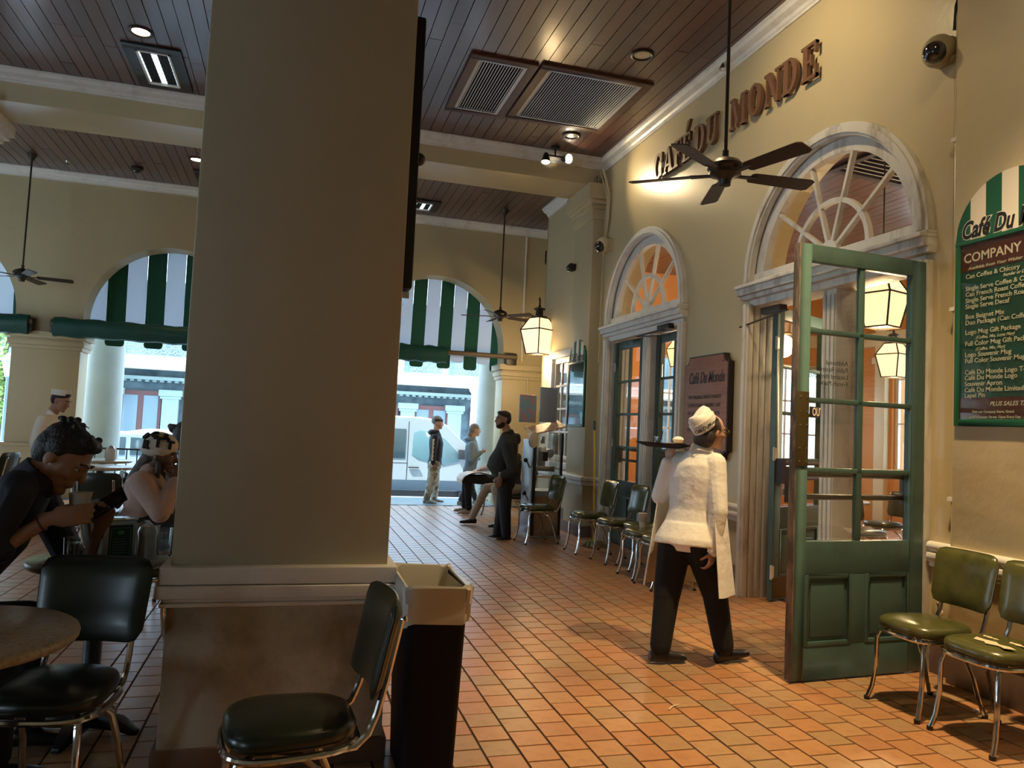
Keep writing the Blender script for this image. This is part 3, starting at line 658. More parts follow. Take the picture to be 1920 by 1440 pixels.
iv = thing('interior_vent', 'dark louvred vent in the cafe ceiling seen through the big fanlight', 'air vent', (6.25, 6.8, IZ), .1)
MB().box(-.55, .55, -.4, -.32, -.04, 0).box(-.55, .55, .32, .4, -.04, 0).box(-.55, -.47, -.32, .32, -.04, 0).box(.47, .55, -.32, .32, -.04, 0).build('vent_frame', M['bronze'], iv)
MB().box(-.5, .5, -.35, .35, -.005, 0).build('vent_duct', M['dark_wood'], iv)
for k in range(7): MB().obox((0, -.28 + k * .093, -.02), (.48, .02, .004), Matrix.Rotation(.5, 3, 'X')).build('slat', M['trim_old'], iv)
# ------------------------------------------------------------------ ceiling fans
def fan(loc, label, drop, R_=0.675, ph=69, group=None):
    r = thing('ceiling_fan', label, 'ceiling fan', loc)
    MB().lathe([(.0, .10), (.03, .09), (.10, .06), (.125, .03), (.125, .01), (.11, -.01), (.11, -.035), (.07, -.05), (.045, -.07), (.04, -.11), (.0, -.115)], n=28, cap=False).build('motor_housing', M['bronze'], r, smooth=True)
    MB().tube([(0, 0, .08), (0, 0, drop)], .013, 10).lathe([(.022, .08), (.022, .14)], n=12).build('down_rod', M['bronze'], r, smooth=True)
    MB().lathe([(.0, drop), (.065, drop), (.06, drop - .03), (.025, drop - .10), (.02, drop - .11)], n=20).build('canopy', M['bronze'], r, smooth=True)
    for k in range(5):
        a = math.radians(ph + 72 * k); rot = Matrix.Rotation(a, 3, 'Z'); tw = Matrix.Rotation(math.radians(-13), 3, 'X')
        q = MB(); w0, w1, x0, x1, t = .055, .068, .19, R_, .004
        pts = [(x0, -w0 * .7), (x0 + .02, -w0), (x1 - .03, -w1), (x1, -w1 * .75), (x1, w1 * .75), (x1 - .03, w1), (x0 + .02, w0), (x0, w0 * .7)]
        vs_ = [rot @ (tw @ Vector((x, y, z)) + Vector((0, 0, -.03))) for z in (-t, t) for x, y in pts]; n = 8
        q.add(vs_, [tuple(range(n))[::-1], tuple(range(n, 2 * n))] + [(j, (j + 1) % n, n + (j + 1) % n, n + j) for j in range(n)])
        b = q.build('blade', mat('fan_blade_wood', (.032, .017, .012), .4) if 'fan_blade_wood' not in bpy.data.materials else bpy.data.materials['fan_blade_wood'], r)
        MB().add([rot @ Vector(v) for v in ((.08, -.018, -.04), (.08, .018, -.04), (.24, .03, -.034), (.24, -.03, -.034), (.08, -.018, -.03), (.08, .018, -.03), (.24, .03, -.026), (.24, -.03, -.026))],
                 [(3, 2, 1, 0), (4, 5, 6, 7), (0, 1, 5, 4), (1, 2, 6, 5), (2, 3, 7, 6), (3, 0, 4, 7)]).build('blade_bracket', M['bronze'], b)
    return r
fan((2.797, 4.6, 3.30), 'big dark five-blade ceiling fan in front of the wall lettering', ZC - 3.30)
fan((3.344, 12.627, 3.40), 'small distant ceiling fan beside the glowing wall lantern', ZC - 3.40, ph=20)
fan((-4.046, 12.89, 3.41), 'distant ceiling fan above the green roll at left', ZC - 3.41, ph=10)

# ------------------------------------------------------------------ ceiling fittings
DIFF = mat('grille_white_metal', (.62, .64, .66), .4); DARKV = mat('duct_dark', (.01, .01, .012), .9)
def grille(x0, x1, y0, y1, label, n, along='y', filt=False):
    r = thing('ceiling_grille', label, 'air vent', ((x0 + x1) / 2, (y0 + y1) / 2, ZC)); a, b = (x1 - x0) / 2, (y1 - y0) / 2
    w = .09
    MB().box(-a - w, a + w, -b - w, -b, -.03, 0).box(-a - w, a + w, b, b + w, -.03, 0).box(-a - w, -a, -b, b, -.03, 0).box(a, a + w, -b, b, -.03, 0).build('wood_surround', M['brown_wood'], r, bevel=.004)
    f = .04
    MB().box(-a, a, -b, -b + f, -.022, 0).box(-a, a, b - f, b, -.022, 0).box(-a, -a + f, -b + f, b - f, -.022, 0).box(a - f, a, -b + f, b - f, -.022, 0).build('grille_frame', DIFF, r, bevel=.002)
    MB().box(-a, a, -b, b, -.002, .0).build('duct', DARKV if not filt else mat('dusty_filter', (.12, .14, .16), .9, bump=(90, .5, .01)), r)
    for k in range(n):
        x = -a + f + (2 * a - 2 * f) * (k + .5) / n
        MB().obox((x, 0, -.012), (.0035, b - f, .010), Matrix.Rotation(math.radians(35), 3, 'Y')).build('slat', DIFF, r)
grille(1.62, 2.16, 7.47, 8.76, 'narrower white slatted vent in the plank ceiling', 15)
grille(2.37, 3.46, 7.42, 8.70, 'wider grey dusty filter vent in the plank ceiling', 34, filt=True)
TUBE = mat('cool_louver_reflector', (.85, .95, 1), .3, emit=((.72, .9, 1.0), 1.6))
def troffer(x0, x1, y0, y1, label):
    r = thing('louvred_light', label, 'ceiling light', ((x0 + x1) / 2, (y0 + y1) / 2, ZC - .004)); a, b = (x1 - x0) / 2, (y1 - y0) / 2; w = .12
    MB().box(-a - w, a + w, -b - w, -b, -.02, 0).box(-a - w, a + w, b, b + w, -.02, 0).box(-a - w, -a, -b, b, -.02, 0).box(a, a + w, -b, b, -.02, 0).build('surround', M['black'], r, bevel=.004)
    MB().box(-a, a, -b, b, -.004, 0).build('housing', DARKV, r)
    for x in (-a + .02, 0, a - .02):
        q = MB()
        for k in range(9): q.box(x - (.03 if x == 0 else .012), x + (.03 if x == 0 else .012), -b + .02 + k * (2 * b - .04) / 9, -b + .0 + (k + 1) * (2 * b - .04) / 9, -.012, -.006)
        q.build('louver_strip', TUBE, r)
    MB().box(-a, a, -b, -b + .02, -.03, 0).box(-a, a, b - .02, b, -.03, 0).box(-a, -a + .02, -b, b, -.03, 0).box(a - .02, a, -b, b, -.03, 0).build('rim', M['trim'], r)
troffer(-1.84, -1.5, 8.6, 9.44, 'louvred light near the lit downlight, left of the near pillar')
troffer(1.80, 2.1, 12.75, 13.2, 'small louvred light beyond the beam, right of the near pillar')
troffer(-1.62, -1.3, 12.7, 13.25, 'louvred light beyond the beam, half hidden behind the pillar')
LIT = mat('lit_downlight', (1, 1, 1), .5, emit=((1.0, .82, .55), 14)); UNLIT = mat('unlit_lens', (.75, .68, .5), .25, bump=(60, .3, .01))
def can(x, y, label, lit, z=ZC):
    r = thing('downlight', label, 'ceiling light', (x, y, z))
    MB().lathe([(.115, 0), (.12, -.012), (.10, -.02), (.085, -.012), (.085, 0)], n=28, cap=False).build('trim_ring', M['bronze'], r, smooth=True)
    MB().lathe([(.0, -.012), (.05, -.011), (.085, -.006)], n=28, cap=False).build('lens', LIT if lit else UNLIT, r, smooth=True)
    if lit: lamp('downlight_glow', 'SPOT', (0, 0, -.03), 60, WARM, .07, spot=1.9, blend=.7, parent=r)
can(-1.715, 8.211, 'glowing downlight in the ceiling left of the near pillar', True)
can(-1.628, 12.089, 'glowing downlight beyond the beam, at the pillar edge', True)
can(3.161, 6.816, 'unlit downlight above the wide filter vent', False)
can(3.234, 9.04, 'unlit downlight just above the pair of spotlights', False)
# pair of spotlights
sp = thing('spotlight_pair', 'pair of small black spotlights on the ceiling before the beam, one glaring', 'spotlight', (3.18, 9.5, ZC))
MB().lathe([(.06, 0), (.06, -.03), (.02, -.04)], n=16).tube([(0, 0, -.03), (0, 0, -.12)], .012, 8).tube([(-.11, 0, -.13), (.11, 0, -.13)], .012, 8).build('mount', M['black'], sp, smooth=True)
for s, aim in ((-1, Vector((-.10, -.25, -1.0))), (1, Vector((.95, -2.2, -.55)))):
    aim.normalize(); o_ = Vector((s * .13, 0, -.15)); z_ = aim; x_ = z_.orthogonal().normalized(); y_ = z_.cross(x_); mt = Matrix((x_, y_, z_)).transposed()
    q = MB(); rings = [[o_ + mt @ Vector((r_ * math.cos(2 * PI * j / 18), r_ * math.sin(2 * PI * j / 18), h)) for j in range(18)] for r_, h in ((.02, -.05), (.035, -.03), (.045, .02), (.062, .09), (.064, .10))]
    hd = q.ring(rings, cap=False).build('lamp_head', M['black'], sp, smooth=True)
    MB().ring([[o_ + mt @ Vector((r_ * math.cos(2 * PI * j / 18), r_ * math.sin(2 * PI * j / 18), h)) for j in range(18)] for r_, h in ((.058, .09), (.03, .096))]).build('lens', mat('lit_spot_lens', (1, 1, 1), .5, emit=((1, .85, .6), 5)) if s < 0 else mat('glaring_lens', (1, 1, 1), .5, emit=((1, .85, .6), 60)), hd, smooth=True)
lamp('spot_beam', 'SPOT', (3.31, 9.5, ZC - .28), 90, (1, .76, .42), .05, aim=(4.0, 7.3, 4.5), spot=1.5, blend=.8)
lamp('spot_beam', 'SPOT', (3.05, 9.45, ZC - .28), 70, (1, .76, .42), .05, aim=(3.0, 8.4, 0), spot=1.5, blend=.8)
# small camera on the crown, built in the shape of a spotlight; unlit
q = thing('crown_camera', 'tiny chrome camera on the crown moulding behind the fan rod', 'spotlight', tuple(PX(1357, 128, 3.93)))
MB().tube([(.08, 0, .1), (.03, 0, .08), (0, 0, .04)], .008, 6).lathe([(.02, .05), (.045, .0), (.045, -.01)], n=16).build('lamp_head', M['chrome'], q, smooth=True)
MB().ell((0, 0, 0), (.035, .035, .02)).build('lens', M['white'], q, smooth=True)
lamp('added_wall_wash', 'SPOT', (2.6, 4.9, 5.1), 95, (1, .76, .42), .08, aim=(4.03, 5.2, 4.2), spot=1.9, blend=.9)  # lamp without a fitting, added to warm the lettered wall
lamp('added_wall_wash', 'SPOT', (2.6, 2.2, 5.1), 90, (1, .76, .42), .08, aim=(3.95, 2.9, 2.6), spot=1.6, blend=.9)  # second added lamp, brightens the wall round the menu board
def sprinkler(x, y, label):
    r = thing('sprinkler', label, 'sprinkler', (x, y, ZC)); MB().lathe([(.04, 0), (.03, -.015), (.008, -.02), (.008, -.06), (.025, -.065), (.025, -.07)], n=12).build('sprinkler_head', M['chrome'], r, smooth=True)
sprinkler(2.925, 12.786, 'fire sprinkler on the plank ceiling beside the small fan rod'); sprinkler(-3.606, 13.047, 'fire sprinkler on the plank ceiling right of the left fan rod')
dsm = mat('smoked_dome', (.01, .01, .012), .08, coat=1)
r = thing('dome_camera', 'dome camera on the ceiling planks left of the near pillar', 'security camera', (-2.593, 12.888, ZC))
MB().lathe([(.09, 0), (.09, -.04), (.075, -.05)], n=20).build('housing', M['bronze'], r, smooth=True); MB().ell((0, 0, -.055), (.06, .06, .05)).build('dome', dsm, r, smooth=True)
def wallcam(loc, label, s=1.0, shell=None):
    r = thing('wall_camera', label, 'security camera', loc)
    MB().ell((-.03 * s, 0, 0), (.075 * s, .085 * s, .085 * s), n=20, k=12).box(-.01, .06 * s, -.06 * s, .06 * s, -.06 * s, .06 * s).build('housing', shell or M['cream'], r, smooth=True)
    MB().ell((-.075 * s, -.02 * s, -.025 * s), (.06 * s, .06 * s, .06 * s), n=18, k=12).build('dome', dsm, r, smooth=True)
c1 = PX(1768, 98, 3.98); wallcam(tuple(c1), 'dome camera high on the wall beside the vertical conduit', 1.25, mat('tan_plastic', (.33, .28, .17), .4))
c2 = PX(1136, 460, 3.96); wallcam(tuple(c2), 'cream dome camera where the pilaster meets the lettered wall', 1.3)
c3 = PX(1074, 502, 3.84); wallcam(tuple(c3), 'small dark camera on the grey side of the pilaster', .8, M['black'])
MB_ = MB().tube([(4.0, 3.84, 4.16), (3.97, 3.80, 4.3), (4.0, 3.76, 4.5)], .012, 6); tag(MB_.build('camera_cable', M['black'], smooth=True), 'black cable looping up from the wall camera to the conduit', 'cable')
# conduits
cd = thing('conduit', 'cream painted conduit running down the wall beside the menu board', 'pipe', (3.99, 3.80, 0))
MB().tube([(0, 0, .5), (0, 0, 5.1)], .014, 8).build('pipe', M['wall_gloss'], cd, smooth=True)
for z in (1.1, 2.3, 3.4): MB().box(-.02, .03, -.03, .03, z, z + .025).build('pipe_clip', M['trim'], cd)
cbm = mat('cream_cable', (.55, .45, .25), .5)
for k, (dy, x0) in enumerate(((0, .0), (-.045, .02), (-.09, .01))):
    pts = [(3.90 + x0, 9.66 + dy, 5.10), (3.92 + x0, 9.60 + dy, 4.95), (3.985, 9.56 + dy, 4.7), (4.0, 9.56 + dy * .5, 4.4), (3.99, 9.58, 4.1)]
    if k == 0: pts = pts[:-1] + [(3.995, 9.66, 3.6), (3.995, 9.66, 2.4)]
    tag(MB().tube(pts, .011, 6).build('cable', cbm, smooth=True), ['cream cable running down past the dome camera to the door head', 'cream cable, middle one of three at the pilaster capital', 'cream cable nearest the lettering, ending at the dome camera'][k], 'cable')
tw = MB()
for k in range(9):
    x = 3.84 + k * .017; tw.tube([(x, 9.70, ZB + .0), (x + random.uniform(-.02, .02), 9.69, ZB + random.uniform(.08, .17))], .003, 4)
tag(tw.build('bird_spikes', M['bronze'], kind='stuff'), 'thin bird spikes on top of the pilaster capital', 'spikes')
# wires on the far wall, conduit
q = thing('far_conduit', 'pale conduit on the far yellow wall right of the small fan', 'pipe', (3.62, FW - .02, 0)); x_ = PY(983, 560, FW - .02).x
q.location.x = x_; MB().tube([(0, 0, 2.7), (0, 0, 5.1)], .02, 8).build('pipe', M['trim'], q, smooth=True)
q = thing('wall_pipe', 'short cream pipe on the lower part of the far pier', 'pipe', (PY(987, 760, FW - .05).x, FW - .06, 0)); MB().tube([(0, 0, 1.5), (0, 0, 2.45)], .022, 8).box(-.03, .03, -.02, .03, 1.46, 1.52).build('pipe', M['wall'], q, smooth=True)
# outlet under chairs
q = thing('wall_outlet', 'double power outlet low on the wall behind the first near chair', 'outlet', (3.985, 3.86, .44))
MB().box(-.03, .045, -.06, .06, -.08, .08).build('outlet_box', M['wall'], q, bevel=.004)
for z in (-.035, .035): MB().lathe([(.024, 0), (.022, -.006)], (-.03, 0, z), 14, 'x').build('socket', M['cream'], q)
# thin screen mounted edge-on on the near pillar
q = thing('wall_screen', 'black flat screen seen edge-on on the side of the near pillar', 'screen', (.43, 3.62, 2.66))
MB().box(.005, .045, -.25, .3, -.63, .63).build('panel', M['black'], q, bevel=.004); MB().box(.045, .048, -.24, .29, -.62, .62).build('screen_glass', dsm, q)
MB().ell((.09, .1, .09), (.04, .03, .035)).build('bracket_knob', M['black'], q, smooth=True)
MB().box(0, .04, -.22, .2, -.67, -.64).build('lower_glint', M['chrome'], q)  # chrome strip standing in for the blue-white glint at the lower end

# ------------------------------------------------------------------ wall letters, thick slab serifs
LET = mat('brown_letter_paint', (.17, .085, .05), .38, bump=(20, .15, .004))
def ringpoly(cx, cy, rx, ry, ix, iy, a0, a1, n=20):
    o = [(cx + rx * math.cos(a0 + (a1 - a0) * i / n), cy + ry * math.sin(a0 + (a1 - a0) * i / n)) for i in range(n + 1)]
    i_ = [(cx + ix * math.cos(a0 + (a1 - a0) * i / n), cy + iy * math.sin(a0 + (a1 - a0) * i / n)) for i in range(n + 1)]
    return [[o[k], o[k + 1], i_[k + 1], i_[k]] for k in range(n)]
def R4(x0, x1, y0, y1): return [(x0, y0), (x1, y0), (x1, y1), (x0, y1)]
S = .085
GLY = {
 'C': ringpoly(.44, .5, .44, .5, .2, .40, math.radians(42), math.radians(318)) + [R4(.68, .80, .60, .97), R4(.68, .80, .06, .36)],
 'A': [[(.08, .0), (.2, .0), (.50, 1), (.40, 1)], [(.40, 1), (.56, 1), (.92, 0), (.66, 0)], R4(.24, .7, .26, .36), R4(-.02, .34, 0, S), R4(.56, 1.02, 0, S)],
 'F': [R4(.12, .38, 0, 1), R4(0, .5, 0, S), R4(0, .85, 1 - S, 1), R4(.3, .6, .46, .55), R4(.75, .85, .68, 1), R4(.55, .64, .36, .66)],
 'E': [R4(.12, .38, 0, 1), R4(0, .9, 0, S), R4(0, .88, 1 - S, 1), R4(.3, .6, .46, .55), R4(.78, .88, .68, 1), R4(.8, .9, 0, .34), R4(.55, .64, .36, .66)],
 'D': [R4(.12, .38, 0, 1), R4(0, .45, 0, S), R4(0, .45, 1 - S, 1)] + ringpoly(.42, .5, .50, .5, .25, .415, -PI / 2, PI / 2, 16),
 'U': [R4(.10, .36, .32, 1), R4(.70, .82, .32, 1), R4(0, .48, 1 - S, 1), R4(.58, .95, 1 - S, 1)] + ringpoly(.46, .34, .36, .34, .12, .22, PI, 2 * PI, 14),
 'M': [R4(.10, .18, 0, .95), [(.08, 1), (.32, 1), (.64, .18), (.54, .0)], [(.88, 1), (.80, 1), (.54, .0), (.62, .12)], R4(.86, 1.08, 0, 1), R4(0, .28, 0, S), R4(.78, 1.18, 0, S), R4(0, .28, 1 - S, 1), R4(.82, 1.18, 1 - S, 1)],
 'O': ringpoly(.46, .5, .46, .5, .2, .40, 0, 2 * PI, 32),
 'N': [R4(.10, .20, 0, 1), [(.10, 1), (.36, 1), (.88, 0), (.70, 0)], R4(.78, .88, 0, 1), R4(0, .32, 0, S), R4(0, .3, 1 - S, 1), R4(.66, 1.0, 1 - S, 1)],
}
WID = {'C': .82, 'A': 1.02, 'F': .86, 'E': .9, 'D': .94, 'U': .95, 'M': 1.18, 'O': .92, 'N': 1.0}
hL = .31
spec = [('C', 8.12, 7.90, 'letter C that begins the wall lettering'), ('A', 7.87, 7.63, 'letter A after the first C of the wall lettering'), ('F', 7.62, 7.44, 'letter F of the first word on the wall'), ('E', 7.43, 7.25, 'letter E with a slanting accent above it'),
        ('D', 7.17, 6.945, 'letter D starting the short middle word on the wall'), ('U', 6.925, 6.70, 'letter U just before the fan rod'), ('M', 6.47, 6.19, 'letter M just after the fan rod'), ('O', 6.16, 5.945, 'letter O, the only round one, on the wall'),
        ('N', 5.90, 5.66, 'letter N between the O and the last D'), ('D', 5.64, 5.42, 'letter D just before the last letter of the wall'), ('E', 5.375, 5.18, 'letter E, the last and largest-looking of the wall lettering')]
for ch, ya, yb, lb in spec:
    k = (ya - yb) / WID[ch]; z0 = 4.455
    r = thing('wall_letter', 'raised brown ' + lb, 'letter', (WX, ya, z0), 0, 'raised brown letters on the wall')
    q = MB()
    for ip, pl in enumerate(GLY[ch]): q.prism([(a * k, b * hL) for a, b in pl], (-.065 - .00035 * (ip if ip < 8 or ch not in 'CO' and ip < 3 else 9 + ip % 2), 0, 0), (0, -1, 0), (0, 0, 1), (1, 0, 0), .035)
    q.build('lettering', LET, r)
    pn = MB(); pn.cyl((-.04, -.3 * k, .1), (.0, -.3 * k, .1), .006, n=6).cyl((-.04, -.3 * k, .25), (0, -.3 * k, .25), .006, n=6); pn.build('stud', M['bronze'], r)
    if lb.endswith('above it'): MB().prism([(.34 * k, 1.06 * hL), (.52 * k, 1.03 * hL), (.85 * k, 1.44 * hL), (.55 * k, 1.44 * hL)], (-.065, 0, 0), (0, -1, 0), (0, 0, 1), (1, 0, 0), .035).build('accent', LET, r)

# ------------------------------------------------------------------ signs
SGREEN = mat('sign_green', (.012, .10, .045), .4); SWHITE = mat('sign_white', (.78, .72, .58), .5); SDK = mat('menu_panel_green', (.018, .075, .058), .14, coat=.6); SMAR = mat('menu_panel_maroon', (.09, .022, .018), .14, coat=.6)
INK = mat('ink_black', (.01, .01, .01), .5); PALE = mat('menu_cream_lettering', (.72, .68, .5), .5)
def menu(cy, x, hw, z0, zs, R_, label, rows, small=False):
    """arched, striped top over a framed panel; reads from -X"""
    r = thing('menu_board', label, 'sign', (x, cy, 0)); n = 7; yl = hw
    outl = arc((0, zs), R_, 0, PI, 40)
    for k in range(n):
        a, b = -R_ + 2 * R_ * k / n, -R_ + 2 * R_ * (k + 1) / n
        pts = [(a, zs)] + [(b, zs)]
        top = [(b - (b - a) * i / 8) for i in range(9)]
        pts += [(t, zs + math.sqrt(max(0, R_ * R_ - t * t)) + .0005) for t in top]
        MB().prism(pts, (-.028, 0, 0), (0, -1, 0), (0, 0, 1), (1, 0, 0), .026).build('stripe', SGREEN if k % 2 == 0 else SWHITE, r)
    MB().box(-.03, 0, -hw, -hw + .035, z0, zs).box(-.03, 0, hw - .035, hw, z0, zs).box(-.03, 0, -hw + .035, hw - .035, z0, z0 + .04).box(-.032, 0, -hw, hw, zs - .012, zs + .012).build('board_frame', SGREEN, r, bevel=.003)
    MB().box(-.018, 0, -hw + .035, hw - .035, z0 + .04, zs - .012).build('panel', SDK, r)
    MB().box(-.020, -.018, -hw + .035, hw - .035, zs - .012 - (.17 if not small else .12), zs - .012).build('header_band', SMAR, r)
    MB().box(-.020, -.018, -hw + .035, hw - .035, z0 + .04, z0 + .04 + (.13 if not small else .05)).build('footer_band', SMAR, r)
    MB().box(-.0235, -.0225, -hw + .035, hw - .035, z0 + .04, zs - .012).build('cover_glass', M['glass'], r)
    for t_, dy, z, sz, sh, wd_, mt_, bo in rows:
        if mt_ is INK and not small: text('lettering_outline', t_, sz, SWHITE, wallframe(hw - dy, z, -.0285), r, extrude=.0004, shear=sh, bold=bo + .005, width=wd_ + .012)
        text('lettering', t_, sz, mt_, wallframe(hw - dy if dy is not None else 0, z, -.0212 if mt_ is not INK else -.0295), r, extrude=.0004, shear=sh, bold=bo, width=wd_, align='LEFT')
    return r
hw = .375; cyb = 3.37
def dy(y): return (cyb + hw) - y
rows = [('Café Du Monde', dy(3.70), 2.715, .14, .35, .66, INK, .004),
        ('COMPANY STORE', dy(3.70), 2.555, .086, 0, .66, SWHITE, .0012), ('Available from Your Waiter or at Our Store', dy(3.64), 2.475, .030, .35, .54, PALE, .0006),
        ('Can Coffee & Chicory', dy(3.668), 2.400, .052, 0, None, PALE, .0006), ('Regular or Decaf', dy(3.40), 2.365, .034, .35, None, PALE, .0005),
        ('Single Serve Coffee & Chicory', dy(3.668), 2.285, .052, 0, None, PALE, .0006), ('Can French Roast Coffee', dy(3.668), 2.222, .052, 0, None, PALE, .0006), ('Single Serve French Roast', dy(3.668), 2.158, .052, 0, None, PALE, .0006), ('Single Serve Decaf', dy(3.668), 2.095, .052, 0, None, PALE, .0006),
        ('Box Beignet Mix', dy(3.668), 2.00, .052, 0, None, PALE, .0006), ('Duo Package', dy(3.668), 1.938, .052, 0, None, PALE, .0006), ('(Can Coffee & Box Mix)', dy(3.38), 1.945, .032, .35, None, PALE, .0005)]
# the board's true rows measured on the wall plane
zr = {'Logo Mug Gift Package': 2.167, '(Coffee, Mix, Logo Mug)': 2.128, 'Full Color Mug Gift Package': 2.075, '(Coffee, Mix, Mug)': 2.03, 'Logo Souvenir Mug': 1.985, 'Full Color Souvenir Mug': 1.94}
rows = [('Café Du Monde', dy(3.705), 2.725, .15, .30, .68, INK, .0045), ('COMPANY STORE', dy(3.69), 2.575, .08, 0, .64, SWHITE, .0012), ('Available from Your Waiter or at Our Store', dy(3.66), 2.528, .026, .35, .58, PALE, .0004)]
lst = [('Can Coffee & Chicory', 2.474, 0), ('Regular or Decaf', 2.446, 1), ('Single Serve Coffee & Chicory', 2.400, 0), ('Can French Roast Coffee', 2.363, 0), ('Single Serve French Roast', 2.325, 0), ('Single Serve Decaf', 2.288, 0), ('Box Beignet Mix', 2.225, 0), ('Duo Package (Can Coffee & Box)', 2.188, 0),
       ('Logo Mug Gift Package', 2.128, 0), ('(Coffee, Mix, Logo Mug)', 2.096, 1), ('Full Color Mug Gift Package', 2.058, 0), ('(Coffee, Mix, Mug)', 2.026, 1), ('Logo Souvenir Mug', 1.99, 0), ('Full Color Souvenir Mug', 1.953, 0), ('Café Du Monde Logo T-Shirt', 1.883, 0), ('Café Du Monde Logo', 1.849, 0), ('Souvenir Apron', 1.812, 0), ('Café Du Monde Limited Edition', 1.775, 0), ('Lapel Pin', 1.742, 0)]
for t_, z, sm in lst: rows.append((t_, dy(3.675 if not sm else (3.60 if 'Coffee, ' in t_ else 3.42)), z, .040 if not sm else .026, 0 if not sm else .35, None, PALE, .0005))
rows += [('PLUS SALES TAX', dy(3.50), 1.69, .036, .3, None, PALE, .0005), ('Visit our Company Store, Grand', dy(3.62), 1.648, .021, 0, None, PALE, .0003), ('at 813 Decatur Street. Open Every Day', dy(3.64), 1.617, .021, 0, None, PALE, .0003)]
menu(cyb, 3.955, hw, 1.57, 2.70, hw, 'large menu board with striped arch top beside the near chairs', rows)
rows2 = [('Café Du Monde', .10, 2.44, .16, .3, .5, INK, .004)] + [('Coffee & Chicory', .12, 2.20 - k * .045, .035, 0, .32 + .1 * ((k * 7) % 3) / 3, PALE, 0) for k in range(13) if k % 4 != 3]
menu(9.98 + .12, 3.87, .325, 1.50, 2.42, .325, 'narrow reflective menu board with striped arch top on the pilaster', rows2, small=True).location.y = 10.10
# wooden plaque
pw_ = mat('varnished_plaque_wood', (.30, .115, .05), .35, var=(4, (.22, .075, .035), .4, .7), stretch=(1, 1, 7)); pdk = mat('plaque_dark_edge', (.02, .015, .014), .35)
pq = thing('wooden_plaque', 'brown wooden plaque with black script lettering between the two double doors', 'sign', (4.03, 6.77, 1.22))
def notch(w_, h_, c, n=6):
    P = []
    for (sx_, sz, a0) in ((1, 0, 1), (1, 1, 2), (-1, 1, 3), (-1, 0, 0)):
        cx_, cz = sx_ * w_ / 2, h_ * sz
        rng = {1: (PI, PI / 2), 2: (1.5 * PI, PI), 3: (2 * PI, 1.5 * PI), 0: (PI / 2, 0)}[a0]
        for i in range(n + 1):
            a = rng[0] + (rng[1] - rng[0]) * i / n; P.append((cx_ + c * math.cos(a), cz + c * math.sin(a)))
    return P
MB().prism(notch(.84, 1.04, .085), (-.065, 0, 0), (0, -1, 0), (0, 0, 1), (1, 0, 0), .06).build('backing', pdk, pq)
MB().prism([(a * .97, .015 + b * .972) for a, b in notch(.84, 1.04, .085)], (-.070, 0, 0), (0, -1, 0), (0, 0, 1), (1, 0, 0), .006).build('face', pw_, pq)
text('lettering', 'Café Du Monde', .16, INK, wallframe(.33, .76, -.0715), pq, extrude=.001, shear=.3, bold=.003, width=.68)
for k, s_ in enumerate(('THE ORIGINAL FRENCH MARKET', 'COFFEE STAND, SERVING CAFÉ', 'AU LAIT AND HOT BEIGNETS', 'THROUGHOUT 24 HOURS', 'DAY AND NIGHT')):
    text('lettering', s_, .052, INK, wallframe(.33, .60 - .083 * k, -.0715), pq, extrude=.0008, width=.64 * (1, .98, .96, 1, .7)[k])
for y, z in ((.33, .96), (-.33, .96), (.33, .08), (-.33, .08)): MB().lathe([(.009, 0), (.005, -.004)], (-.071, y, z), 8, 'x').build('screw', M['black'], pq)

# far wall lantern on its arm
fl_ = lantern((3.86, 12.0, 3.10), 'glowing wall lantern on a curved arm at the end of the grey wall', 1.35, mount='arm', energy=55, rz=.5)
MB().tube([(0, 0, .44), (.0, 0, .50), (.08, .08, .55), (.2, .2, .6), (.3, .3, .58)], .014, 8).build('lantern_arm', M['bronze'], fl_, smooth=True)
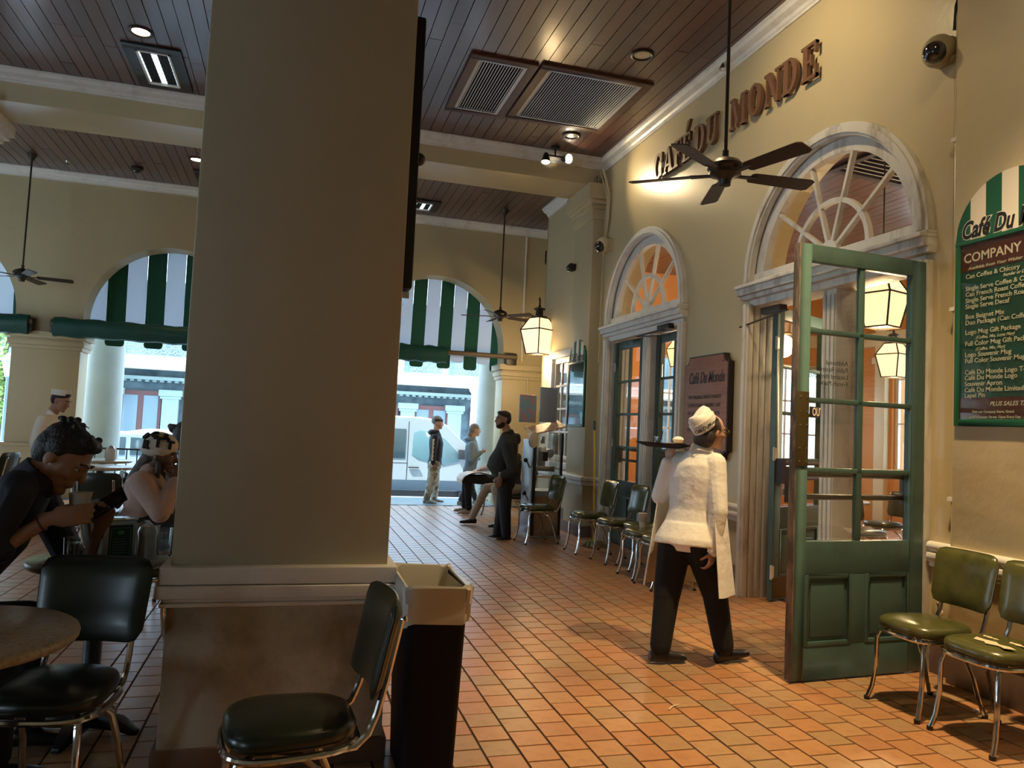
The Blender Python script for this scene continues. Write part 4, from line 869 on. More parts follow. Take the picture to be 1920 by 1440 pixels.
# ------------------------------------------------------------------ furniture
def sq_ring(cx, w0, w1, d, z, n=32, p=3.2):
    """rounded-square outline; w0 rear half width, w1 front half width"""
    pts = []
    for j in range(n):
        a = 2 * PI * j / n; c, s = math.cos(a), math.sin(a)
        x = math.copysign(abs(c) ** (2 / p), c) * d; t = (x / d + 1) / 2
        y = math.copysign(abs(s) ** (2 / p), s) * (w0 + (w1 - w0) * t); pts.append((cx + x, y, z))
    return pts
def make_chair(name, label, vinyl, loc, rz, group, frm='chrome', torn=False):
    t = thing(name, label, 'chair', loc, rz, group); fm = M[frm]
    q = MB(); R_ = []
    for s, z in ((.86, .415), (.96, .42), (1.0, .435), (1.0, .452), (.96, .468), (.86, .478), (.6, .487), (.2, .492)): R_.append([(x * s, y * s, z) for x, y, _ in sq_ring(0, .175, .205, .205, 0)])
    seat = q.ring(R_).build('seat', vinyl, t, smooth=True, angle=60)
    if torn:
        q = MB()
        for px_, py_, s_ in ((.09, .05, 1.0), (-.02, .10, .5), (.0, -.04, .4)):
            q.prism([(px_ + s_ * a * 1.3, py_ + s_ * b) for a, b in ((-.02, -.11), (.02, -.08), (.012, -.03), (.03, .0), (.01, .05), (.02, .09), (-.01, .12), (-.022, .07), (-.01, .03), (-.03, -.01), (-.018, -.06))], (0, 0, .4885 + .002), (1, 0, 0), (0, 1, 0), (0, 0, 1), .002)
        q.build('torn_patch', mat('exposed_backing', (.66, .54, .36), .8), seat)
    rg = [(x, y, .405) for x, y, _ in sq_ring(0, .178, .208, .208, 0)]
    MB().tube(rg, .0115, 8, closed=True).build('seat_frame', fm, t, smooth=True)
    # backrest: padded, gently curved, leaning
    q = MB(); nx, nz = 14, 8; W_, z0, z1 = .205, .545, .85
    def bp(u, v, d):
        e = (max(0, (abs(u) - .75) / .25)) ** 2; f_ = (max(0, (abs(v) - .7) / .3)) ** 2
        y = u * W_ * (1 - .10 * f_) * (1 - .07 * (1 - v) / 2); z = (z0 + z1) / 2 + v * (z1 - z0) / 2 * (1 - .07 * e)
        th = .026 * math.sqrt(max(0, 1 - .92 * max(abs(u), abs(v)) ** 6)); x = -.215 - (z - .5) * .20 + .03 * (1 - u * u) * -1 + d * th
        return (x, y, z)
    for d in (1, -1):
        o = len(q.v); q.v += [bp(-1 + 2 * i / nx, -1 + 2 * j / nz, d) for i in range(nx + 1) for j in range(nz + 1)]
        for i in range(nx):
            for j in range(nz): a = o + i * (nz + 1) + j; q.f.append((a, a + 1, a + nz + 2, a + nz + 1))
    bd_ = [(i, 0) for i in range(nx + 1)] + [(nx, j) for j in range(1, nz + 1)] + [(i, nz) for i in range(nx - 1, -1, -1)] + [(0, j) for j in range(nz - 1, 0, -1)]
    N2 = (nx + 1) * (nz + 1)
    for k in range(len(bd_)):
        a = bd_[k][0] * (nz + 1) + bd_[k][1]; b = bd_[(k + 1) % len(bd_)]; b = b[0] * (nz + 1) + b[1]; q.f.append((a, b, b + N2, a + N2))
    edge = [((Vector(q.v[i * (nz + 1) + j]) + Vector(q.v[i * (nz + 1) + j + N2])) / 2) for i, j in bd_]
    back = q.build('backrest', vinyl, t, smooth=True, angle=70)
    MB().tube(edge, .006, 6, closed=True).build('piping', vinyl, back, smooth=True)
    for s in (-1, 1):
        q = MB(); q.tube([(-.13, s * .155, .40), (-.185, s * .155, .405), (-.225, s * .152, .44), (-.25, s * .15, .50), (-.275, s * .148, .60), (-.315, s * .145, .79)], .0115, 8)
        q.ell((-.327, s * .145, .79), (.008, .011, .011), n=8, k=6); q.build('back_support', fm, t, smooth=True)
    for s in (-1, 1):
        q = MB().tube([(.12, s * .13, .395), (.165, s * .155, .385), (.18, s * .162, .34), (.182, s * .163, .2), (.20, s * .17, .08), (.225, s * .178, .012)], .0125, 10)
        lg = q.build('leg', fm, t, smooth=True); MB().lathe([(.015, .0), (.016, .02)], (.227, s * .179, 0), 10).build('foot_cap', M['black'], lg)
        q = MB().tube([(.06, s * .12, .395), (-.02, s * .14, .39), (-.10, s * .155, .33), (-.15, s * .165, .22), (-.185, s * .175, .09), (-.215, s * .18, .012)], .0125, 10)
        lg = q.build('leg', fm, t, smooth=True); MB().lathe([(.015, .0), (.016, .02)], (-.217, s * .181, 0), 10).build('foot_cap', M['black'], lg)
    return t
gw = 'green vinyl chrome chairs along the right wall'
chA = make_chair('diner_chair', 'olive vinyl chrome chair beside the open green door leaf, seat intact', M['olive'], (3.42, 3.43, 0), PI, gw)
make_chair('diner_chair', 'olive vinyl chrome chair with torn seat showing white backing', M['olive'], (3.42, 2.99, 0), PI, gw, torn=True)
for (x, y, rz, lb) in ((3.47, 8.51, PI + .02, 'olive vinyl chrome chair in front of the yellow mop handle'), (3.56, 7.88, PI + .08, 'olive vinyl chrome chair second from the mop along the wall'), (3.68, 7.46, PI - .05, 'olive vinyl chrome chair pushed back behind the one with the cup'),
                       (3.50, 7.02, PI, 'olive vinyl chrome chair with a white paper cup on its seat'), (3.47, 6.56, PI, 'olive vinyl chrome chair half hidden behind the waitress')):
    dup(chA, (x, y, 0), rz, lb)
dup(chA, (3.07, 9.27, 0), PI + .12, 'olive vinyl chrome chair in front of the steel souvenir machine', 'green vinyl chrome chairs on the terrace')
chD = make_chair('diner_chair', 'dark vinyl chrome chair standing against the near pillar beside the bin', M['dkvinyl'], (.05, 2.60, 0), PI + .10, 'dark vinyl chairs on the left')
chD.children[0]
dup(chD, (-.74, 3.02, 0), -PI / 2 - .18, 'dark vinyl chair tucked under the near round table, back to the laid table')
pb = PZ(180, 888, .85); dup(chD, (pb.x - .0, pb.y + .33, 0), PI / 2, 'dark vinyl chair with two shiny rivets behind the man with the phone')
pb2 = PZ(232, 882, .85); dup(chD, (pb2.x + .3, pb2.y, 0), .3, 'dark vinyl chair shining blue behind the girl in pink')
pb3 = PZ(20, 848, .85); dup(chD, (pb3.x - .25, pb3.y, 0), PI - .2, 'dark vinyl chair at the picture edge behind the man')
dup(chD, (3.28, 12.30, 0), PI, 'dark vinyl chair under the seated person with a white apron')
dup(chD, (3.18, 10.75, 0), PI, 'dark vinyl chair under the person seated behind the machine')
p = PX(1680, 950, 6.2); dup(chD, (6.3, 7.2, 0), -PI / 2, 'dark chair inside the cafe seen through the lowest door pane'); dup(chD, (7.2, 7.9, 0), PI, 'dark chair inside the cafe beside the inner table')

terr = mat('beige_terrazzo', (.42, .36, .27), .32, var=(60, (.26, .21, .15), .48, .66), bump=(60, .08, .003))
def make_table(loc, label, R_=.37, zt=.745):
    t = thing('round_table', label, 'table', loc, .5, 'round cafe tables with pedestal feet')
    MB().lathe([(0, -.034), (R_ - .012, -.034), (R_ - .002, -.026), (R_, -.016), (R_ - .004, -.006), (R_ - .014, 0), (0, 0)], (0, 0, zt), 48, cap=False).build('tabletop', terr, t, smooth=True, angle=60)
    MB().lathe([(.10, zt - .034), (.10, zt - .045), (.04, zt - .05), (.036, .09), (.05, .06)], n=18).build('pedestal', M['black'], t, smooth=True)
    for k in range(4):
        a = PI / 4 + k * PI / 2; c, s = math.cos(a), math.sin(a)
        MB().ring([[(c * d - s * w_ * e, s * d + c * w_ * e, z) for e, z in ((-1, z0), (1, z0), (1, z1), (-1, z1))] for d, w_, z0, z1 in ((.03, .035, .03, .09), (.15, .03, .02, .07), (R_ - .09, .025, .004, .04), (R_ - .06, .018, .0, .02))]).build('foot', M['black'], t, bevel=.004)
    return t
T1 = make_table((-.965, 2.63, 0), 'empty round terrazzo table in the near left corner')
T2 = make_table((-.795, 3.80, 0), 'round terrazzo table laid with napkin dispenser, sugar and water glasses', .288, .765)
p = PZ(192, 862, .745); make_table((p.x, p.y, 0), 'round table by the street railing with a small dispenser on it')
p = PZ(188, 874, .745); make_table((p.x, p.y, 0), 'round table just behind the chair with rivets')
make_table((-.32, 5.45, 0), 'round table of the girl in pink, mostly hidden by the pillar')
make_table((6.5, 7.9, 0), 'round table inside the cafe seen through the open door')
# things on table 2
def tumbler(x, y, z, label):
    r = thing('water_glass', label, 'glass', (x, y, z))
    MB().lathe([(.0, .004), (.026, .002), (.028, .0), (.0, 0)], n=24, cap=False).lathe([(.028, 0), (.033, .118), (.0335, .12), (.0315, .12), (.027, .012), (0, .012)], n=24, cap=False).build('glass_wall', M['glass_thick'], r, smooth=True)
    MB().lathe([(0, .013), (.0268, .013), (.030, .098), (0, .098)], n=24, cap=False).build('water', glassy('water_in_glass', (.9, .94, .97), .10, .2) if 'water_in_glass' not in bpy.data.materials else bpy.data.materials['water_in_glass'], r, smooth=True)
zt = .765
p = PY(133, 1045, 3.58); tumbler(p.x, 3.58, zt, 'water glass in front of the man, left of the napkin dispenser')
p = PY(307, 1030, 3.88); tumbler(p.x, 3.88, zt, 'water glass right of the sugar shaker by the pillar edge')
nd = thing('napkin_dispenser', 'steel napkin dispenser with green printed side on the laid table', 'napkin dispenser', (PY(215, 1040, 3.66).x + .0, 3.68, zt), .45)
MB().box(-.065, .065, -.045, .045, 0, .185).build('body', M['steel'], nd, bevel=.006); MB().box(-.07, .07, -.05, .05, .182, .192).build('lid', M['chrome'], nd, bevel=.004)
MB().box(-.067, -.064, -.035, .035, .01, .17).build('napkins', mat('white_paper', (.72, .72, .68), .8), nd)
MB().box(-.045, .05, -.0475, -.045, .02, .165).build('printed_label', mat('dark_green_print', (.006, .05, .03), .4), nd)
GP = mat('pale_green_print', (.09, .25, .16), .5)
MB().box(-.038, .043, -.0482, -.0475, .150, .153).box(-.038, .043, -.0482, -.0475, .03, .033).box(-.038, -.035, -.0482, -.0475, .03, .153).box(.04, .043, -.0482, -.0475, .03, .153).build('label_border', GP, nd)
qq = MB()
for k in range(6): qq.box(-.028, .032 - (k % 3) * .006, -.0482, -.0475, .045 + k * .012, .048 + k * .012)
qq.ell((.002, -.048, .132), (.014, .001, .01)).build('label_print', GP, nd)
ss = thing('sugar_shaker', 'glass sugar shaker with metal lid beside the napkin dispenser', 'sugar shaker', (PY(274, 1040, 3.74).x, 3.74, zt))
MB().lathe([(0, 0), (.036, 0), (.038, .01), (.038, .11), (.0, .11)], n=24, cap=False).build('jar', mat('sugar_filled_glass', (.42, .42, .38), .2, coat=.6), ss, smooth=True, angle=50)
MB().lathe([(.041, .108), (.042, .125), (.034, .145), (.012, .158), (0, .16)], n=24, cap=False).build('lid', M['steel'], ss, smooth=True); MB().box(-.012, .014, -.03, -.005, .14, .152).build('flap', M['chrome'], ss, bevel=.003)
r = thing('paper_napkin', 'crumpled white paper standing behind the sugar shaker', 'napkin', (PY(268, 1010, 3.84).x, 3.84, zt)); q = MB(); G_ = [[(-.07 + .14 * i / 6, .02 * math.sin(i * 1.3 + j), .16 * j / 5 * (1 - .12 * abs(i - 3) / 3) + .01 * math.sin(i * 2.1)) for j in range(6)] for i in range(7)]
for i in range(6):
    for j in range(5): q.add([G_[i][j], G_[i + 1][j], G_[i + 1][j + 1], G_[i][j + 1]], [(0, 1, 2, 3)])
q.build('sheet', mat('soft_paper', (.66, .60, .5), .9), r, smooth=True)
r = thing('plate', 'white plate with a crumpled napkin behind the dispenser', 'plate', (PY(185, 1022, 3.90).x, 3.93, zt)); MB().lathe([(0, .004), (.05, .003), (.085, .018), (.09, .02), (.084, .014), (.05, 0), (0, 0)], n=28, cap=False).build('dish', M['white'], r, smooth=True)
tag(MB().ell((PY(200, 1012, 3.92).x, 3.93, zt + .04), (.035, .03, .026), n=10, k=6).build('crumpled_napkin', M['white'], None), 'crumpled white napkin lying on the plate', 'napkin')
tag(MB().box(-.985, -.88, 3.605, 3.69, zt, zt + .006).build('folded_napkin', mat('napkin_paper', (.6, .55, .45), .9)), 'folded paper napkin on the table edge by the left water glass', 'napkin')
# cup on chair 4 and things of the terrace
r = thing('paper_cup', 'white paper cup standing on the chair seat in the row', 'cup', (3.46, 7.05, .494)); MB().lathe([(.0, 0), (.028, 0), (.042, .135), (.045, .138), (.045, .143), (.04, .14), (.0, .13)], n=24, cap=False).build('cup_wall', M['white'], r, smooth=True, angle=50)
MB().lathe([(.0345, .055), (.0395, .10)], n=24, cap=False).build('cup_print', mat('cup_print_grey', (.45, .47, .45), .7), r)
# bin
bn = thing('waste_bin', 'tall black waste bin with a white plastic liner beside the near pillar', 'bin', (.60, 3.24, 0))
def rr(w_, d_, z, c=.03, n=4):
    P = []
    for (sx_, sy, a0) in ((1, -1, -PI / 2), (1, 1, 0), (-1, 1, PI / 2), (-1, -1, PI)):
        for i in range(n + 1): a = a0 + PI / 2 * i / n; P.append((sx_ * (w_ - c) + c * math.cos(a), sy * (d_ - c) + c * math.sin(a), z))
    return P
MB().ring([rr(.105, .19, 0), rr(.125, .225, .72), rr(.13, .235, .735), rr(.13, .235, .77), rr(.12, .225, .77), rr(.1, .18, .1)]).build('bin_body', mat('black_plastic', (.003, .004, .009), .6, spec=.15), bn, smooth=True, angle=40)
ln = bpy.data.materials.new('plastic_liner'); ln.use_nodes = True; b = ln.node_tree.nodes['Principled BSDF']; b.inputs['Base Color'].default_value = (.62, .6, .52, 1); b.inputs['Roughness'].default_value = .25; b.inputs['Alpha'].default_value = .88
q = MB(); rings = []
for k, (s, s2_, z) in enumerate(((.134, .238, .63), (.137, .241, .67), (.139, .244, .72), (.142, .247, .775), (.138, .243, .787), (.122, .226, .78), (.110, .20, .70), (.100, .185, .5), (.09, .17, .3))):
    rg = rr(s, s2_, z, .035, 6); rings.append([(x * (1 + .03 * math.sin(j * 2.3 + k) * (k != 4)), y * (1 + .02 * math.sin(j * 1.7 + k * 2)), zz + (.012 * math.sin(j * .5) if k == 0 else .006 * math.sin(j * 1.1 + k))) for j, (x, y, zz) in enumerate(rg)])
q.ring(rings, cap=False).build('liner', ln, bn, smooth=True)
# mop
mp = thing('mop', 'mop with a long yellow handle leaning by the far double door', 'mop', (3.72, 8.93, 0)); YEL = mat('yellow_handle', (.75, .5, .03), .4)
MB().tube([(0, 0, .04), (-.05, 0, 1.50)], .013, 10).build('handle', YEL, mp, smooth=True); MB().tube([(-.05, 0, 1.46), (-.053, 0, 1.58)], .017, 10).build('grip', M['black'], mp, smooth=True)
q = MB(); random.seed(3)
for k in range(70):
    a = random.uniform(0, 2 * PI); L_ = random.uniform(.1, .19); h = random.uniform(.02, .07)
    q.tube([(0, 0, .06), (L_ * .5 * math.cos(a), L_ * .5 * math.sin(a), h), (L_ * math.cos(a + .2), L_ * math.sin(a + .2), .012)], .009, 5)
mh = q.build('mop_head', mat('dirty_green_yarn', (.27, .3, .2), .9), mp, smooth=True, kind='stuff')
# souvenir press machine
kx0, kx1, ky0, ky1 = 3.10, 3.50, 9.62, 10.12
ks = thing('coin_press_kiosk', 'steel and glass coin press machine with wooden lower panel by the far window', 'machine', (kx0, ky0, 0))
W_, D_ = kx1 - kx0, ky1 - ky0
wd = mat('stained_plywood', (.40, .26, .13), .5, var=(5, (.25, .14, .07), .42, .66))
MB().box(-.03, W_ + .02, -.03, D_ + .02, 0, .035).build('base_plate', M['steel'], ks, bevel=.004)
MB().box(0, .04, 0, D_, .035, 1.30).build('side_panel', M['steel'], ks, bevel=.003)
MB().box(.04, W_, .0, .02, .035, .55).build('wood_panel', wd, ks); MB().box(.04, W_, .02, D_, .035, .62).build('cabinet_core', M['steel'], ks)
MB().box(-.01, .035, -.02, .02, .035, 1.32).box(W_ - .02, W_ + .01, -.015, .02, .035, 1.4).build('corner_post', M['black'], ks)
MB().box(.045, W_ - .02, -.004, .0, .62, 1.38).build('front_glass', M['glass'], ks)
MB().box(W_ - .004, W_, .02, D_, .55, 1.38).build('side_glass', M['glass'], ks)
MB().box(.04, W_, .0, D_, 1.36, 1.375).build('top_glass', M['glass'], ks)
mc = MB().box(.12, .22, .15, .3, .95, 1.2).cyl((.27, .12, 1.12), (.27, .3, 1.12), .06).cyl((.17, .15, 1.25), (.17, .15, 1.35), .03).box(.08, .34, .1, .35, .88, .95); mc.build('press_mechanism', M['steel'], ks, bevel=.003)
MB().box(.04, W_ - .04, -.06, .02, .80, .825).build('shelf', M['cream'], ks, bevel=.004)
MB().box(.13, .2, -.006, .14, 1.02, 1.14).build('dark_window', M['black'], ks)
for z in (1.02, .58):
    k_ = MB().tube([(-.01, .12, z - .1), (-.06, .12, z)], .012, 8).build('crank_handle', M['steel'], ks, smooth=True); MB().ell((-.07, .12, z), (.03, .03, .03)).build('knob', M['black'], k_, smooth=True)
MB().add([(-.02, -.05, 1.36), (W_ + .02, -.08, 1.48), (W_ + .02, .3, 1.56), (-.02, .3, 1.44), (-.02, -.05, 1.38), (W_ + .02, -.08, 1.5), (W_ + .02, .3, 1.58), (-.02, .3, 1.46)], [(3, 2, 1, 0), (4, 5, 6, 7), (0, 1, 5, 4), (1, 2, 6, 5), (2, 3, 7, 6), (3, 0, 4, 7)]).build('sloping_top', mat('pink_printed_top', (.55, .33, .24), .4, var=(20, (.7, .6, .45), .5, .6)), ks)
MB().ring([[(-.02 + .065 * math.cos(a) * s, y, 1.30 + .11 * math.sin(a) * s) for a in [2 * PI * j / 16 for j in range(16)]] for y, s in ((-.06, .8), (-.05, 1), (.0, 1), (.01, .8))]).build('crank_cover', M['cream'], ks, smooth=True, angle=40)
sgn = MB().obox((.25, .22, 1.78), (.14, .01, .24), Matrix.Rotation(.25, 3, 'Z')).build('header_sign', mat('grey_header_sign', (.33, .42, .5), .2), ks, bevel=.003)
MB().obox((.02, .42, 1.72), (.12, .01, .19), Matrix.Rotation(-.1, 3, 'Z')).build('picture_sign', mat('pastel_picture', (.3, .5, .55), .3, var=(14, (.6, .35, .3), .48, .56)), ks, bevel=.003)

# railing on the sidewalk, seen past the left table
rl = thing('street_railing', 'black iron railing on the sidewalk behind the girl in pink', 'railing', (0, 14.9, -.06))
q = MB().box(-4.0, -1.2, -.015, .015, .80, .83).box(-4.0, -1.2, -.012, .012, .10, .12); q.build('rail', M['black'], rl)
for k in range(17): MB().box(-4.0 + k * .17 - .009, -4.0 + k * .17 + .009, -.009, .009, 0, .8).build('baluster', M['black'], rl)
p = PZ(192, 862, .745); p.x += .1; r = thing('napkin_dispenser', 'small white dispenser on the table by the street railing', 'napkin dispenser', (p.x, p.y, .745)); MB().box(-.06, .06, -.05, .05, 0, .16).build('body', M['white'], r, bevel=.008); MB().lathe([(.05, .16), (.02, .2)], n=12).build('lid', M['steel'], r)
# cafe barrier planter / scrap on the floor
for i, (x, y, lb) in enumerate(((1830, 1332, 'small white scrap of paper under the torn chair'), (1262, 1327, 'thin pale straw lying on the tiles before the waitress'))):
    p = PZ(x, y, .003)
    if i == 0: tag(MB().prism([(-.02, 0), (-.008, .014), (.004, .004), (.02, .012), (.012, -.008), (-.004, -.012)], (p.x, p.y, .003), (1, 0, 0), (0, 1, 0), (0, 0, 1), .004).build('paper_scrap', M['white']), lb, 'litter')
    else: tag(MB().tube([(p.x - .04, p.y - .03, .006), (p.x, p.y + .01, .006), (p.x + .05, p.y + .03, .006)], .0035, 6).build('straw', M['cream']), lb, 'litter')
# ------------------------------------------------------------------ people
def V(*a): return Vector(a)
def capsule(mb, p0, p1, r0, r1, flat=1.0, side=None, n=12):
    p0, p1 = Vector(p0), Vector(p1); d = (p1 - p0)
    if d.length < 1e-5: d = V(0, 0, 1e-4)
    d.normalize(); a = Vector(side) if side is not None else (V(0, 0, 1) if abs(d.z) < .9 else V(1, 0, 0))
    u = (a - d * a.dot(d)).normalized(); q = d.cross(u); rings = []
    for r, c, s in [(r0, p0, -1)] * 4:
        pass
    sec = [(p0 - d * r0 * math.cos(t), r0 * math.sin(t)) for t in (.15, .6, 1.1, PI / 2)] + [(p1 + d * r1 * math.cos(t), r1 * math.sin(t)) for t in (PI / 2, 1.1, .6, .15)]
    for c, r in sec: rings.append([c + u * r * math.cos(2 * PI * j / n) + q * r * flat * math.sin(2 * PI * j / n) for j in range(n)])
    mb.ring(rings)
def loft(mb, secs, side, dep, n=20, inf=0.0):
    side, dep = Vector(side).normalized(), Vector(dep).normalized(); rings = []
    for c, a, b in secs: rings.append([Vector(c) + side * (a + inf) * math.cos(2 * PI * j / n) + dep * (b + inf) * math.sin(2 * PI * j / n) for j in range(n)])
    mb.ring(rings)
def blob(fill, name, m, parent, vox=.008, it=4, kind=None, fac=.5):
    mb = MB(); fill(mb); inv = -parent_loc(parent)
    mb.v = [(v[0] + inv.x, v[1] + inv.y, v[2] + inv.z) for v in mb.v]
    o = mb.build('tmp', None)
    r = o.modifiers.new('r', 'REMESH'); r.mode = 'VOXEL'; r.voxel_size = vox; r.use_smooth_shade = True
    s = o.modifiers.new('s', 'SMOOTH'); s.factor = fac; s.iterations = it
    dg = bpy.context.evaluated_depsgraph_get(); dg.update(); me = bpy.data.meshes.new_from_object(o.evaluated_get(dg)); bpy.data.objects.remove(o)
    me.materials.clear(); me.materials.append(m); me.name = name
    for p in me.polygons: p.use_smooth = True
    q = bpy.data.objects.new(name, me); COL.objects.link(q); q.parent = parent
    return q
def parent_loc(p):
    v = Vector((0, 0, 0))
    while p: v = v + p.location; p = p.parent
    return v
def part(mb, name, m, parent, **k):
    inv = -parent_loc(parent); mb.v = [(v[0] + inv.x, v[1] + inv.y, v[2] + inv.z) for v in mb.v]
    return mb.build(name, m, parent, **k)
def frame3(f, u):
    f = Vector(f).normalized(); u = Vector(u); s = f.cross(u).normalized(); u = s.cross(f).normalized(); return f, s, u, Matrix((f, s, u)).transposed()
def head(mb, C_, f, u, neck, sc_=1.0):
    f, s, u, m = frame3(f, u); k = sc_
    def e(a, b, c, r): mb.ell(C_ + (f * a + s * b + u * c) * k, (r[0] * k, r[1] * k, r[2] * k), m)
    e(-.012, 0, .025, (.096, .076, .088)); e(.022, 0, -.025, (.070, .064, .080)); e(.03, 0, -.068, (.055, .052, .044)); e(.066, 0, -.098, (.026, .028, .02))
    e(.078, 0, .022, (.018, .048, .014)); e(.078, 0, -.060, (.02, .028, .012)); e(.084, 0, -.068, (.012, .022, .007)); e(.084, 0, -.054, (.013, .022, .007))
    capsule(mb, C_ + (f * .090 + u * .010) * k, C_ + (f * .106 - u * .026) * k, .010 * k, .014 * k)
    e(.06, .038, -.03, (.022, .018, .02)); e(.06, -.038, -.03, (.022, .018, .02))
    for q in (-1, 1): e(-.01, q * .077, -.012, (.02, .009, .032))
    if neck is not None: capsule(mb, C_ - f * .025 * k - u * .06 * k, neck, .052 * k, .064 * k)
def eyes(parent, C_, f, u, sc_=1.0):
    f, s, u, m = frame3(f, u); W = bpy.data.materials.get('eye_white') or mat('eye_white', (.55, .52, .48), .3); D = bpy.data.materials.get('eye_iris') or mat('eye_iris', (.02, .012, .008), .2)
    for q in (-1, 1):
        c = C_ + (f * .077 + s * q * .031 + u * .002) * sc_
        e_ = part(MB().ell(c, (.010, .014, .006), m, 10, 6), 'eye', W, parent, smooth=True)
        part(MB().ell(c + f * .006, (.005, .0055, .0055), m, 10, 6), 'iris', D, e_, smooth=True)
    b = MB()
    for q in (-1, 1): b.tube([C_ + (f * .097 + s * q * .012 + u * .026) * sc_, C_ + (f * .094 + s * q * .034 + u * .032) * sc_, C_ + (f * .078 + s * q * .05 + u * .024) * sc_], .004, 6)
    part(b, 'eyebrows', D, parent, smooth=True)
def hand(mb, w, d, n, curl=.5, side=1, s=1.0, curls=None, thumb=None, spread=.0):
    """w wrist, d towards the fingers, n palm side; side=+1 puts the thumb on d x n"""
    w, d, n = Vector(w), Vector(d).normalized(), Vector(n); n = (n - d * n.dot(d)).normalized(); l = d.cross(n) * side
    m = Matrix((d, l, n)).transposed()
    mb.ell(w + d * .045 * s, (.052 * s, .040 * s, .017 * s), m); mb.ell(w + d * .07 * s, (.025 * s, .040 * s, .014 * s), m); capsule(mb, w - d * .03 * s, w + d * .02 * s, .026 * s, .028 * s, .75, l)
    L_ = (.066, .074, .068, .054)
    for k in range(4):
        off = (.030 - .0205 * k) * s; p = w + d * .082 * s + l * off; cu = (curls or [curl] * 4)[k]; a = 0.15 * cu; dd = (d + l * (off * spread * 10)).normalized()
        r = (.0092, .0095, .009, .008)[k] * s
        for j, fr in enumerate((.42, .32, .26)):
            a += cu * (.9 if j else .7); v = dd * math.cos(a) + n * math.sin(a); q = p + v * L_[k] * fr * s; capsule(mb, p, q, r, r * .93, n=8); p = q; r *= .93
    t = thumb or (.55, .75, .35); p = w + d * .022 * s + l * .028 * s + n * .004; v = (d * t[0] + l * t[1] + n * t[2]).normalized(); q = p + v * .04 * s; capsule(mb, p, q, .013 * s, .0105 * s, n=8)
    v2 = (v + d * .25 + n * .35).normalized(); capsule(mb, q, q + v2 * .032 * s, .0105 * s, .009 * s, n=8)
def shoe(parent, ank, dirv, L_=.27, m=None, name='shoe', pitch=0.0, sole=None, h=.07):
    dv = Vector(dirv); dv.z = 0; dv.normalize(); sd = V(-dv.y, dv.x, 0); base = Vector(ank); base.z -= 0
    def fn(mb):
        up = V(0, 0, 1); fw = (dv * math.cos(pitch) + up * math.sin(pitch)); up2 = (up * math.cos(pitch) - dv * math.sin(pitch))
        o = base; secs = []
        for t, wd, ht in ((-.075, .028, .055), (-.06, .034, .078), (-.02, .036, h + .01), (.03, .037, h), (.09, .042, .058), (.14, .044, .05), (.17, .036, .042), (.19, .02, .03)):
            c = o + fw * t * L_ / .27 + up2 * (ht / 2 - .085 + .0); secs.append((c, wd, ht / 2))
        mb_r = []
        for c, wd, ht in secs: mb_r.append([c + sd * wd * math.cos(2 * PI * j / 16) + up2 * max(-ht, ht * math.sin(2 * PI * j / 16) * (1.3 if math.sin(2 * PI * j / 16) < 0 else 1)) for j in range(16)])
        mb.ring(mb_r)
    s = blob(fn, name, m, parent, .008, 3)
    return s
